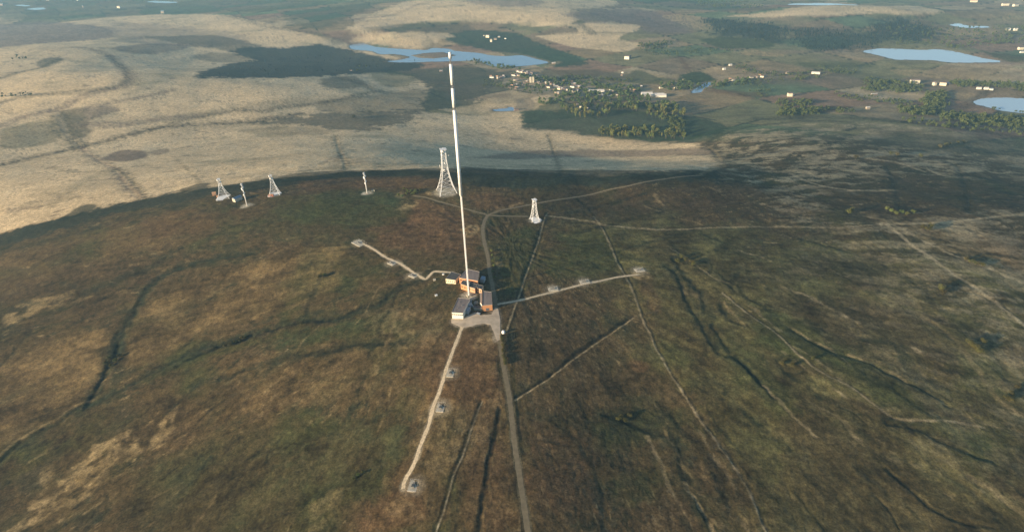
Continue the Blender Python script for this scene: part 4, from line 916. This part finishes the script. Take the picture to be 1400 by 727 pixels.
# transformers and tank in the inner yard
def cyl_tank(pp, r, h, label, m_, name='storage_tank', dome=False):
    c = at([pp])[0]; z = gz(c); t = empty(name, (c[0], c[1], z), label, 'tank'); MB().tube((0, 0, -.5), (0, 0, h), r, r, 18).build('shell', m_, t, True)
    if dome:
        mb = MB()
        for k in range(5): a0, a1 = k*pi/10, (k+1)*pi/10; mb.tube((0, 0, h+r*sin(a0)), (0, 0, h+r*sin(a1)), r*cos(a0), max(.02, r*cos(a1)), 18, False)
        mb.build('dome', M['white'], t, True)
    else: MB().tube((0, 0, h), (0, 0, h+.4), r*.95, r*.2, 18).build('lid', M['dkconc'], t)
    return t
cyl_tank((651,415.5), 3.0, 3, 'round grey tank in the inner yard of the station', M['dkconc'])
cyl_tank((688.3,455), 2.2, 1.5, 'small white domed tank beside the lane, in front of the bushes', M['white'], 'domed_tank', True)
for n_, (pp, lb) in enumerate([((643.5,413), 'blue grey transformer in the inner yard nearest the mast foot'), ((645,419), 'blue grey transformer in the middle of the inner yard'), ((640.5,424.5), 'blue grey transformer beside the white building, nearest the camera')]):
    c = at([pp])[0]; t = empty('transformer', (c[0], c[1], gz(c)), lb, 'transformer', 'transformers in the inner yard')
    tk = MB().box((0, 0, 1.3), (3.2, 2.2, 2.8), .0).build('tank', M['plant'], t)
    for k in range(5): MB().box((-1.2+k*.6, -1.35, 1.2), (.12, .5, 2), .0).build('cooling_fin', M['plant'], tk)
    for k in (-.8, 0, .8): MB().tube((k, 0, 2.6), (k, 0, 3.8), .18, .1, 6).build('bushing', M['dish'], t)
def hut(pp, w, d, h, label, wall, roofm, rz=0, gable=True, name='hut', cat='hut', group=None, door=True):
    c = at([pp])[0]; z = gz(c); t = empty(name, (c[0], c[1], z), label, cat, group, rz); MB().box((0, 0, h/2-.5), (w, d, h+1)).build('wall', wall, t)
    rb = MB(); o = .25*min(1, w/6)
    if gable:
        n = len(rb.v); hw, hd = w/2+o, d/2+o; rh = min(w, d)*.32
        if w >= d: rb.v += [(-hw, -hd, h), (hw, -hd, h), (hw, hd, h), (-hw, hd, h), (-hw, 0, h+rh), (hw, 0, h+rh)]; rb.f += [(0, 1, 5, 4), (2, 3, 4, 5), (1, 2, 5), (3, 0, 4), (3, 2, 1, 0)]
        else: rb.v += [(-hw, -hd, h), (hw, -hd, h), (hw, hd, h), (-hw, hd, h), (0, -hd, h+rh), (0, hd, h+rh)]; rb.f += [(0, 1, 4), (1, 2, 5, 4), (2, 3, 5), (3, 0, 4, 5), (3, 2, 1, 0)]
    else: rb.box((0, 0, h+.16), (w+o, d+o, .3))
    rb.build('roof', roofm, t)
    if door: MB().box((w*.15, -d/2-.03, 1.05), (1.2, .12, 2.1)).build('door', M['door'], t)
    return t
hut((293.5,267), 7, 7, 5, 'small orange hut left of the leftmost tower', M['orange2'], M['orange2'], .3)
hut((298.5,269.5), 5, 4, 3, 'tiny orange brick cabin touching the pale glow disc of the leftmost tower', M['orange'], M['orange2'], .1, False)
hut((371,268.5), 9, 5, 4, 'low red brick hut at the foot of the third tower', M['redbrick'], M['orange2'], .05, False)
hut((325,274), 16, 9, 6, 'long shed with a blue grey roof beside the antenna pole', M['concrete'], M['roofb'], 1.0, True, 'shed', 'shed')
hut((510,261.5), 6, 5, 3.5, 'small pale hut beside the lone antenna pole', M['cream'], M['roofd'], .2, False)
hut((596.5,404.3), 3.2, 2.4, 1.6, 'tiny white cabinet on the heather left of the mast', M['white'], M['white'], .4, False, 'cabinet', 'cabinet', door=False)
hut((594,383), 3.5, 3, 1.6, 'tiny pale cabinet below the bend of the western track', M['concrete'], M['concrete'], .2, False, 'cabinet', 'cabinet', door=False)
hut((606,375.5), 3, 2.4, 1.8, 'white box on the grass left of the cream building', M['white'], M['roofb'], 0, False, 'cabinet', 'cabinet', door=False)
hut((654.5,429.5), 4.5, 1.9, 1.9, 'dark parked van shaped container in front of the long hall', M['door'], M['plant'], -.6, False, 'container', 'container', door=False)
# stay anchor pads
for q, (tr, pp, wpx, hpx, lb) in enumerate(PADS):
    c = _res['pads'][q]; z = gz(c); dx, dy = mp[0]-c[0], mp[1]-c[1]; rz = math.atan2(dy, dx); big = q in (8,)
    w_, d_ = {'south': (13, 8), 'east': (13, 10), 'west': (12, 9)}[tr]; 
    if big: w_, d_ = 22, 14
    t = empty('anchor_pad', (c[0], c[1], z), lb, 'anchor pad', 'stay anchor pads of the mast', rz)
    MB().box((0, 0, .0), (w_, d_, .7)).build('slab', M['concrete'], t)
    fb = MB()
    for a0, a1 in (((-w_/2, -d_/2), (w_/2, -d_/2)), ((w_/2, -d_/2), (w_/2, d_/2)), ((w_/2, d_/2), (-w_/2, d_/2)), ((-w_/2, d_/2), (-w_/2, -d_/2))):
        for u in np.linspace(0, 1, 5)[:-1]: fb.tube((a0[0]+(a1[0]-a0[0])*u, a0[1]+(a1[1]-a0[1])*u, .3), (a0[0]+(a1[0]-a0[0])*u, a0[1]+(a1[1]-a0[1])*u, 1.8), .05, None, 4)
        fb.tube((a0[0], a0[1], 1.75), (a1[0], a1[1], 1.75), .04, None, 4)
    fb.build('fence', M['steel'], t)
    MB().prism([(-2.2, -1.4), (1.8, -1.4), (1.8, 1.4), (-2.2, 1.4)], .35, [1.9, 1.0, 1.0, 1.9]).build('anchor_block', M['dkconc'], t)
    MB().box((2.9, 0, .8), (1.0, 1.8, .9)).build('anchor_block', M['dkconc'], t)

# ---------------------------------------------------------------- far buildings
def farblock(pts_w, label, name='farmhouse', cat='house', wall='farw', roof='slate', gable=True, group=None, rz=None):
    pp, w, d, h = pts_w; w *= .66; d *= .66; h *= .72; return hut(pp, w, d, h, label, M[wall], M[roof], random.uniform(-.5, .3) if rz is None else rz, gable, name, cat, group, door=False)
FB = [((667,51.5),34,20,17,'bright cream block at the head of the hillside farm north of the reservoir','farw','slate'),((671.5,57.5),18,16,19,'cream tower like block at the front of the hillside farm','farw','slate'),((677.5,54.5),26,16,9,'brown barn in the middle of the hillside farm','stonew','slate'),((682.5,51.5),22,12,8,'grey barn right of the brown barn on the hillside farm','stonew','roofb'),((691,53.5),16,9,6,'small white outbuilding right of the hillside farm','offwhite','roofb'),((661.5,49.5),12,10,7,'small pale outbuilding left of the hillside farm','farw','slate'),
 ((857,81),36,20,19,'lone bright white house on the green slope north of the village','offwhite','slate'),((861.5,80),14,22,17,'dark gabled wing right of the lone white house','stonew','slate'),
 ((1250,114.5),52,20,20,'long cream hall by the stream, largest on the right','farw','slate'),((1277,117),16,18,17,'cream block left of the pair east of the long hall','farw','slate'),((1288.5,117),34,20,17,'cream block with a gable right of the pair east of the long hall','farw','slate'),((1296,116),14,16,10,'grey annex behind the pair of cream blocks','stonew','roofb'),
 ((1079.5,132),26,18,18,'bright cream farmhouse alone among brown fields','farw','slate'),((1083.5,131),12,14,12,'cream barn touching the lone farmhouse among brown fields','farw','slate'),
 ((1186,149.5),20,12,10,'pinkish cottage above the dark ditch on the right','stonew','metalroof'),((1195,130),40,8,7,'long low pale farm among hedges on the right','stonew','metalroof'),
 ((1338,122),24,12,8,'white farm building left of the pair above the reservoir at the right edge','offwhite','metalroof'),((1348,122.5),22,14,9,'white farm building where the field path ends','offwhite','metalroof'),((1355,123.5),16,12,8,'small white shed right of the path end','offwhite','roofb'),
 ((998.5,90),22,12,9,'white barn on the hillside right of the green fields','offwhite','metalroof'),((990,95.5),20,12,9,'white cottage below the hillside barn','offwhite','metalroof'),((1115,101),52,16,8,'long pale shed by the main road in the valley','offwhite','metalroof'),
 ((851,100),14,10,8,'small white cottage above the village','offwhite','slate'),((850,103.5),12,9,7,'pale cottage just below the small white one','stonew','slate'),
 ((163,11.5),52,24,24,'cream block far away on the left plain','farw','slate'),((114,10.5),18,16,22,'grey block left of the cream one on the far plain','stonew','roofb'),((223,18.5),40,30,22,'pale works on the far moor edge','stonew','roofb'),((66,1),60,24,20,'pinkish block at the top left edge','stonew','metalroof'),((107,1),36,24,20,'white block at the top edge left','offwhite','metalroof'),((3,8),48,24,18,'pinkish shed at the top left corner','stonew','metalroof'),
 ((1331,3.5),70,26,18,'orange white shed at the top right edge','farw','orange2'),((1374,8),70,26,20,'long cream shed at the top right corner','farw','slate'),((1388,9),62,26,20,'cream shed right of the long one at the top right corner','farw','slate'),((1395,68),36,20,16,'cream farm at the right edge above the large reservoir','farw','slate'),((1378,41.5),34,16,12,'white farm house left of two on the far right plain','offwhite','metalroof'),((1388,42),30,16,14,'white farm house right of two on the far right plain','offwhite','metalroof'),((1398,72.5),40,14,8,'low white shed at the right edge below the cream farm','offwhite','metalroof'),
 ((649.5,84.5),18,12,13,'white lodge on the south shore of the reservoir','offwhite','slate'),((603,98),22,10,7,'pale farm on the dark pasture left of the mast tip','stonew','metalroof'),((480,97),16,10,7,'small farm in the dark wood left of the reservoir','stonew','slate'),((706,151),26,14,8,'pale brown barn beside the round pond','stonew','slate'),
 ((757,87.5),28,12,8,'cream valve house at the dam end of the reservoir','stonew','metalroof'),((858,176.5),24,12,7,'blue grey roofed house in the dark field below the wood','stonew','roofb')]
for (pp, w_, d_, h_, lb, wl, rf) in FB: farblock((pp, w_, d_, h_), lb, 'farm_building' if 'barn' in lb or 'shed' in lb else 'farmhouse', 'building', wl, rf)
# church with two bright towers
c = at([(727,113)])[0]; t = empty('church', (c[0], c[1], gz(c)), 'village church with two bright pale towers', 'church', rz=.1)
MB().box((0, 12, 6), (14, 26, 13)).build('nave', M['stonew'], t); MB().box((-5.5, -3, 12), (7.5, 7.5, 26)).build('tower', M['farw'], t); MB().box((5.8, -3, 12), (7.5, 7.5, 26)).build('tower', M['farw'], t)
rb = MB(); rb.v += [(-7.5, -1, 12.5), (7.5, -1, 12.5), (7.5, 25.5, 12.5), (-7.5, 25.5, 12.5), (0, -1, 18), (0, 25.5, 18)]; rb.f += [(0, 1, 4), (1, 2, 5, 4), (2, 3, 5), (3, 0, 4, 5), (3, 2, 1, 0)]; rb.build('roof', M['slate'], t)
# village houses, one object each
hp = cc(650, 90, 9.087, [(515,75),(540,78),(562,85),(500,105),(512,125),(545,128),(600,92),(625,100),(645,105),(672,98),(700,104),(745,130),(760,145),(680,130),(205,152),(270,148),(320,155),(345,150),(350,130),(425,270),(455,262),(485,250),(505,285),(525,285),(572,240),(610,220),(640,205),(775,215),(820,205),(875,198),(915,208),(930,240),(880,230),(970,245),(1000,262),(985,235),(905,275),(1035,295),(1055,280),(1075,298),(1100,300),(1120,305),(990,315),(1000,340),(1090,208),(1120,215),(1150,218),(1190,220),(1235,235),(1250,260),(1285,265),(1195,318),(1220,322),(1270,315),(1300,315),(1320,295),(1345,300),(1205,355),(1230,365),(1290,510),(1320,520),(1335,565),(500,185),(515,190),(870,260),(800,232)]) \
   + cc(800, 90, 9.087, [(15,290),(40,295),(45,365),(250,350),(265,360),(325,310),(335,300),(385,355),(400,370),(300,375),(285,365),(350,325),(610,320),(630,305),(945,280),(485,300),(550,310),(5,520),(30,540),(40,555),(700,270),(1130,285),(1060,225),(420,395),(210,385),(190,360),(160,350),(120,352)]) + cc(920, 80, 6.667, [(520,200),(550,205),(660,195),(690,198),(715,180),(760,175),(790,165),(810,172),(900,130),(1040,140),(100,205)])
protos = []
for k in range(6):
    w_, d_, h_ = [(13, 8, 6), (10, 8, 5.5), (17, 8, 6), (11, 8, 7), (20, 8, 5.5), (8, 8, 6)][k]
    wb = MB().box((0, 0, h_/2-1), (w_, d_, h_+2)); rb = MB(); hw, hd, rh = w_/2+.3, d_/2+.3, d_*.34
    rb.v += [(-hw, -hd, h_), (hw, -hd, h_), (hw, hd, h_), (-hw, hd, h_), (-hw, 0, h_+rh), (hw, 0, h_+rh)]; rb.f += [(0, 1, 5, 4), (2, 3, 4, 5), (1, 2, 5), (3, 0, 4), (3, 2, 1, 0)]
    mw = wb.build('wall', [M['stonew'], M['stonew'], M['farw'], M['stonew'], M['offwhite'], M['stonew']][k]); mr_ = rb.build('roof', [M['slate'], M['slate'], M['slate'], M['orange2'], M['slate'], M['metalroof']][k]); protos.append((mw.data, mr_.data)); bpy.data.objects.remove(mw); bpy.data.objects.remove(mr_)
hp += [(x+random.uniform(-5, 5), y+random.uniform(-1.6, 1.2)) for x, y in hp[4:60] if random.random() < .75]
hw_ = at(hp); hz_ = base(hw_[:, 0], hw_[:, 1])
for k, (x, y) in enumerate(hw_):
    t = empty('village_house', (x, y, hz_[k]), 'small gabled village house among the trees below the reservoir', 'house', 'houses of the village in the valley', random.uniform(-.7, .3))
    a, b_ = protos[random.randrange(6)]
    for nm, d_ in (('wall', a), ('roof', b_)): o = bpy.data.objects.new(nm, d_); col.objects.link(o); o.parent = t
for (pp, w_, lb) in [((815.5,126.5),64,'long low cream roofed row in the middle of the village'),((893,131.5),86,'long white mill shed at the east end of the village'),((884,130),46,'shorter pale mill shed left of the long white one'),((903,132.5),44,'white mill shed at the far right of the mill'),((776,113.8),44,'long reddish roofed row at the north edge of the village')]:
    hut(pp, w_, 16, 7, lb, M['offwhite'], M['orange2'] if 'reddish' in lb else M['metalroof'], -.05, True, 'mill_shed', 'building', door=False)

# ---------------------------------------------------------------- trees
def crown_mesh(seed, w, h, n, ls, m_, conif=False, lobes=6):
    r_ = np.random.RandomState(seed); L = [(r_.uniform(-.28, .28)*w, r_.uniform(-.28, .28)*w, h*r_.uniform(.42, .78), r_.uniform(.24, .36)*w) for _ in range(lobes)]
    V = []; Fc = []
    for k in range(n):
        if conif:
            u = r_.rand()**.8; z = h*(.12+.86*u); rr_ = w*.5*(1-u)*(.55+.45*r_.rand())+.1; a = r_.rand()*2*pi; p = np.array([rr_*cos(a), rr_*sin(a), z])
        else:
            lx, ly, lz, lr_ = L[r_.randint(lobes)]; d = r_.normal(size=3); d /= np.linalg.norm(d); d[2] *= .85; p = np.array([lx, ly, lz])+d*lr_*(.65+.4*r_.rand())
        nrm = r_.normal(size=3)*.7+np.array([p[0]/w*2, p[1]/w*2, (p[2]-h*.5)/h*2]); nrm /= np.linalg.norm(nrm); u_ = np.cross(nrm, r_.normal(size=3)); u_ /= np.linalg.norm(u_); v_ = np.cross(nrm, u_); s = ls*r_.uniform(.6, 1.3); b0 = len(V)
        V += [tuple(p+u_*s), tuple(p+v_*s*.7+nrm*s*.15), tuple(p-u_*s), tuple(p-v_*s*.7+nrm*s*.15)]; Fc.append((b0, b0+1, b0+2, b0+3))
    me = bpy.data.meshes.new('crown'); me.from_pydata(V, [], Fc); me.materials.append(m_); return me
def trunk_mesh(seed, w, h):
    mb = MB(); r_ = random.Random(seed); mb.tube((0, 0, -1), (0, 0, h*.35), w*.045, w*.03, 6); mb.tube((0, 0, h*.35), (r_.uniform(-.05, .05)*w, 0, h*.8), w*.03, w*.01, 5)
    for k in range(4):
        a = k*1.6+r_.random(); mb.tube((0, 0, h*(.28+.08*k)), (w*.3*cos(a), w*.3*sin(a), h*(.5+.08*k)), w*.018, w*.006, 4, False)
    o = mb.build('trunk', M['bark']); me = o.data; bpy.data.objects.remove(o); return me
def plant(name, x, y, z, cm, tm, sc, label, cat, group, rz):
    t = empty(name, (x, y, z), label, cat, group, rz); t.scale = sc
    for nm, d_ in (('crown', cm), ('trunk', tm)): o = bpy.data.objects.new(nm, d_); col.objects.link(o); o.parent = t
    return t
FT = [(crown_mesh(100+k, 10, 13, 170, 1.15, M['leaf'] if k % 3 else M['leafy']), trunk_mesh(k, 10, 13)) for k in range(6)]
REG = [([(752,128),(800,122),(868,128),(905,140),(935,150),(938,160),(905,165),(880,158),(850,150),(830,163),(790,165),(765,150)],290,1.25,'broadleaved tree in the wood around the south side of the village','trees in the village wood'),
 ([(812,181),(850,179),(900,181),(938,183),(936,191),(880,190),(820,188)],130,1.3,'tree in the long belt at the lower edge of the dark field','trees of the lower shelter belt'),
 ([(888,144),(920,142),(930,158),(905,162),(885,158)],70,1.3,'tree in the clump at the east corner of the wood','trees of the east clump'),
 ([(690,99),(740,108),(800,112),(880,122),(870,127),(800,121),(740,117)],170,1.1,'tree in the belt along the north side of the village','trees north of the village'),
 ([(655,87),(690,91),(715,98),(680,96)],22,1.2,'shore tree below the reservoir','trees on the reservoir shore'),
 ([(900,117),(935,112),(960,120),(1000,110),(1025,108),(1030,115),(990,119),(910,127)],110,1.1,'tree along the stream east of the village','trees east of the village'),
 ([(733,135),(765,140),(762,145),(738,144)],18,1.1,'tree near the round pond','trees by the pond'),([(672,118),(700,112),(740,118),(760,128),(700,124)],30,.95,'garden tree among the western houses','garden trees of the village')]
trees = []
for P, n, sc, lb, grp in REG:
    P = np.array(P, float); k = 0
    while k < n:
        x = random.uniform(P[:, 0].min(), P[:, 0].max()); y = random.uniform(P[:, 1].min(), P[:, 1].max())
        if inside(np.array([x]), np.array([y]), P)[0] and gn(np.array([x/7]), np.array([y/3.5]), 5)[0] > -.12: trees.append((x, y, sc*random.uniform(.65, 1.3), lb, grp)); k += 1
REG2 = [([(1060,138),(1110,140),(1105,146),(1065,146)],60,1.1),([(1068,152),(1120,150),(1120,158),(1070,160)],110,1.3),([(1225,150),(1262,150),(1265,130),(1290,128),(1292,150),(1270,160),(1240,158)],220,1.4),([(1288,156),(1400,164),(1410,178),(1330,172),(1285,162)],220,1.4),
 ([(1180,106),(1262,118),(1250,128),(1180,125)],200,1.1),([(1298,112),(1400,116),(1400,126),(1360,119),(1310,120)],150,1.1),([(1120,146),(1170,150),(1168,156),(1122,154)],30,1.0),([(1010,88),(1035,98),(1030,104),(1005,94)],30,1.0),([(1030,100),(1130,100),(1130,104),(1030,106)],50,.9),([(1200,36),(1400,38),(1400,60),(1230,62)],160,1.2),
 ([(0,128),(50,128),(50,132),(0,134)],16,.8),([(25,78),(40,76),(38,81),(26,82)],6,1.0),([(870,60),(920,56),(905,68),(875,68)],80,1.1),([(1350,148),(1410,155),(1410,158),(1352,150.5)],10,.8),([(478,95),(500,92),(498,97),(480,98)],8,.9),([(640,84),(655,83),(668,90),(650,88)],14,1.0),([(540,262),(560,260),(575,266),(550,268)],8,.45),([(960,-2),(1000,2),(1050,10),(1000,14),(950,8)],90,1.3),([(1120,92),(1165,95),(1165,102),(1125,100)],40,1.0)]
REG2 += [([(935,118),(1120,104),(1125,108),(940,124)],90,.9),([(1140,128),(1240,138),(1240,146),(1140,134)],70,.9),([(1030,112),(1050,120),(1045,134),(1030,128)],30,.8),([(1230,160),(1410,182),(1410,188),(1240,170)],60,1.0),([(905,160),(930,163),(935,178),(915,178)],40,1.2),([(660,110),(740,122),(740,130),(665,120)],60,.9),([(1290,62),(1400,52),(1400,58),(1300,68)],60,1.1),([(880,70),(1000,66),(1010,70),(890,78)],60,1.0),([(760,104),(860,110),(860,113),(760,108)],60,1.0)]
REGC = [([(962,29),(1000,28),(1058,35),(1068,42),(1060,48),(1072,57),(1050,57),(1020,51),(982,47)],420,1.5),([(1075,40),(1150,42),(1185,50),(1198,60),(1188,67),(1120,71),(1095,64)],420,1.5),([(1190,38),(1228,24),(1272,40),(1276,50),(1240,57),(1192,52)],300,1.6),([(290,98),(340,84),(470,70),(560,88),(500,96),(400,105),(300,106)],130,1.0)]
sel = sorted(trees, key=lambda t_: -t_[1])[:290]; rest = sorted(trees, key=lambda t_: -t_[1])[290:]
wp = at([(t_[0], t_[1]) for t_ in sel]); wz = base(wp[:, 0], wp[:, 1])
for k, (x, y, sc, lb, grp) in enumerate(sel):
    cm, tm = FT[random.randrange(6)]; s1 = sc*random.uniform(.85, 1.1); plant('broadleaved_tree', wp[k, 0], wp[k, 1], wz[k], cm, tm, (s1*.85, s1*.85, sc*1.45), lb, 'tree', grp, random.uniform(0, 6))
def mass(name, items, protos_, m_, label):
    W = at([(a_[0], a_[1]) for a_ in items]); Z = base(W[:, 0], W[:, 1]); Vs = []; Fs = []; n0 = 0
    for k, it in enumerate(items):
        pv_, pf_ = protos_[k % len(protos_)]; a = random.uniform(0, 6.28); sc = it[2]; ca, sa = cos(a)*sc, sin(a)*sc
        Vs.append(np.stack([pv_[:, 0]*ca-pv_[:, 1]*sa+W[k, 0], pv_[:, 0]*sa+pv_[:, 1]*ca+W[k, 1], pv_[:, 2]*sc*1.1+Z[k]], 1)); Fs.append(pf_+n0); n0 += len(pv_)
    o = bpy.data.objects.new(name, new_mesh(name, np.vstack(Vs), np.vstack(Fs), [m_], False)); col.objects.link(o); tag(o, label, 'woodland', kind='stuff')
def arr(me): v = np.zeros(len(me.vertices)*3); me.vertices.foreach_get('co', v); return v.reshape(-1, 3), np.arange(len(me.vertices)).reshape(-1, 4)
def sample(P, n, sc):
    P = np.array(P, float); out = []
    while len(out) < n:
        x = random.uniform(P[:, 0].min(), P[:, 0].max()); y = random.uniform(P[:, 1].min(), P[:, 1].max())
        if inside(np.array([x]), np.array([y]), P)[0]: out.append((x, y, sc*random.uniform(.6, 1.3)))
    return out
pb_ = [arr(crown_mesh(200+k, 11, 12, 60, 1.8, M['leaf'])) for k in range(4)]; pc_ = [arr(crown_mesh(220+k, 9, 16, 50, 1.7, M['leafd'], True)) for k in range(3)]
mass('village_woodland', [(a_[0], a_[1], a_[2]) for a_ in rest], pb_, M['leaf'], 'remaining mass of trees behind the village')
mass('valley_woodland', [(q_[0]+rng.normal()*4, q_[1]+rng.normal()*.8, q_[2]*.82) for P, n, s_ in REG2 for q_ in sample(P, int(n*1.25), s_)], pb_, M['leaf'], 'scattered woods and hedgerow trees over the valley')
mass('conifer_plantation', [(q_[0]+rng.normal()*7, q_[1]+rng.normal()*1.5, q_[2]*.6) for P, n, s_ in REGC for q_ in sample(P, n, s_)], pc_, M['leafd'], 'dark conifer plantations on the far slopes')

# bushes on the hill, each its own
NB = [crown_mesh(300+k, 6, 5.5, 420, .40, M['gorse'] if k % 2 else M['leaf'], lobes=9) for k in range(4)]; NT = [trunk_mesh(50+k, 6, 6) for k in range(2)]
BU = []
def bush(pp, s, lb, kind=1, grp=None): BU.append((pp, s, lb, kind, grp))
bush((437.5,380), 1.35, 'lone yellowish hawthorn left of the western track, taller of the two', 1); bush((444,378), 1.1, 'dark bush touching the lone yellowish hawthorn', 0)
for pp in ((146,497),(152,500),(158,494),(165,488),(150,490)): bush(pp, .95, 'yellow green bush in the gully clump at the left', 1, 'bushes in the left gully')
for pp in ((309,474),(316,472),(322,469),(331,462),(327,467)): bush(pp, .9, 'yellow green bush by the stream left of the station', 1, 'bushes by the stream')
for pp in ((845,573),(855,575),(849,571),(861,570)): bush(pp, .85, 'bush in the dark hollow right of the lane', 1, 'bushes in the dark hollow')
bush((1285,397), 1.5, 'large yellow green tree alone on the right slope', 1); bush((1289,402), 1.2, 'lower yellow bush just below the large lone tree on the right', 1)
for pp in ((931,353),(938,357),(946,360),(947,363),(926,358)): bush(pp, 1.1, 'yellow green bush at the head of the right gully', 1, 'bushes at the gully head')
for pp in ((1218,290),(1225,293),(1232,292),(1240,294),(1248,292),(1212,287)): bush(pp, 1.3, 'dark bush above the path junction on the right', 0, 'bushes above the path junction')
for pp in ((1262,313),(1268,316),(1271,312)): bush(pp, 1.5, 'olive bush just below the path junction on the right', 1, 'bushes below the path junction')
for pp in ((1163,289),(1160,292)): bush(pp, 1.5, 'olive bush on the open slope right of centre', 1, 'bushes on the open slope')
for pp in ((1218,212),(1226,213),(1285,202),(1293,200),(1297,199),(1258,215),(1310,197),(1317,196),(1170,217)): bush(pp, 1.7, 'bush on the far right shoulder of the hill', 1, 'bushes on the far shoulder')
for pp in ((1321,356),(1326,359),(1331,361),(1337,363),(1343,364)): bush(pp, 1.1, 'bush along the pale upper path at the right', 1, 'bushes along the upper path')
for pp in ((1324,471),(1329,475),(1338,483),(1333,478),(1342,470)): bush(pp, 1.2, 'bush in the green hollow near the right edge', 1, 'bushes in the right hollow')
for pp in ((1375,545),(1383,540),(1380,548),(1390,530)): bush(pp, 1.0, 'bush at the right edge of the photo', 1, 'bushes at the right edge')
for pp in [(686.5+.16*k+random.uniform(-.6, 2.2), 460+k*1.9+random.uniform(-.8, .8)) for k in range(21)]: bush(pp, random.uniform(.45, .85), 'roadside shrub in the row below the domed tank', 1, 'roadside shrubs below the tank')
for pp in ((673,350),(674,358),(675,364),(674,372),(676,380),(672,344)): bush(pp, .7, 'roadside shrub behind the long hall', 0, 'roadside shrubs behind the hall')
for pp in ((490,650),(497,647),(484,655)): bush(pp, .6, 'dark shrub on the near slope left of the southern track', 0, 'shrubs on the near slope')
for pp in ((545,268),(550,270),(556,266),(568,262),(575,261),(562,263)): bush(pp, 1.0, 'dark shrub left of the large lattice tower', 0, 'shrubs left of the large tower')
for pp in ((484,162.5),): bush(pp, 2.6, 'single yellow tree in the shaded valley left of the mast', 1)
for pp in ((1110,492),(1082,500),(1068,498)): bush(pp, .8, 'low shrub on the round knoll right of centre', 1, 'shrubs on the knoll')
bw = at([b_[0] for b_ in BU]); bz = H(bw[:, 0], bw[:, 1])
for k, (pp, s, lb, kd, grp) in enumerate(BU):
    cm = NB[(1 if random.random() < .5 else 3) if kd else (0 if random.random() < .5 else 2)]
    plant('bush' if grp or 'bush' in lb else 'small_tree', bw[k, 0], bw[k, 1], bz[k], cm, NT[k % 2], (s*1.1, s*1.1, s), lb, 'bush' if grp or 'bush' in lb else 'tree', grp, random.uniform(0, 6))
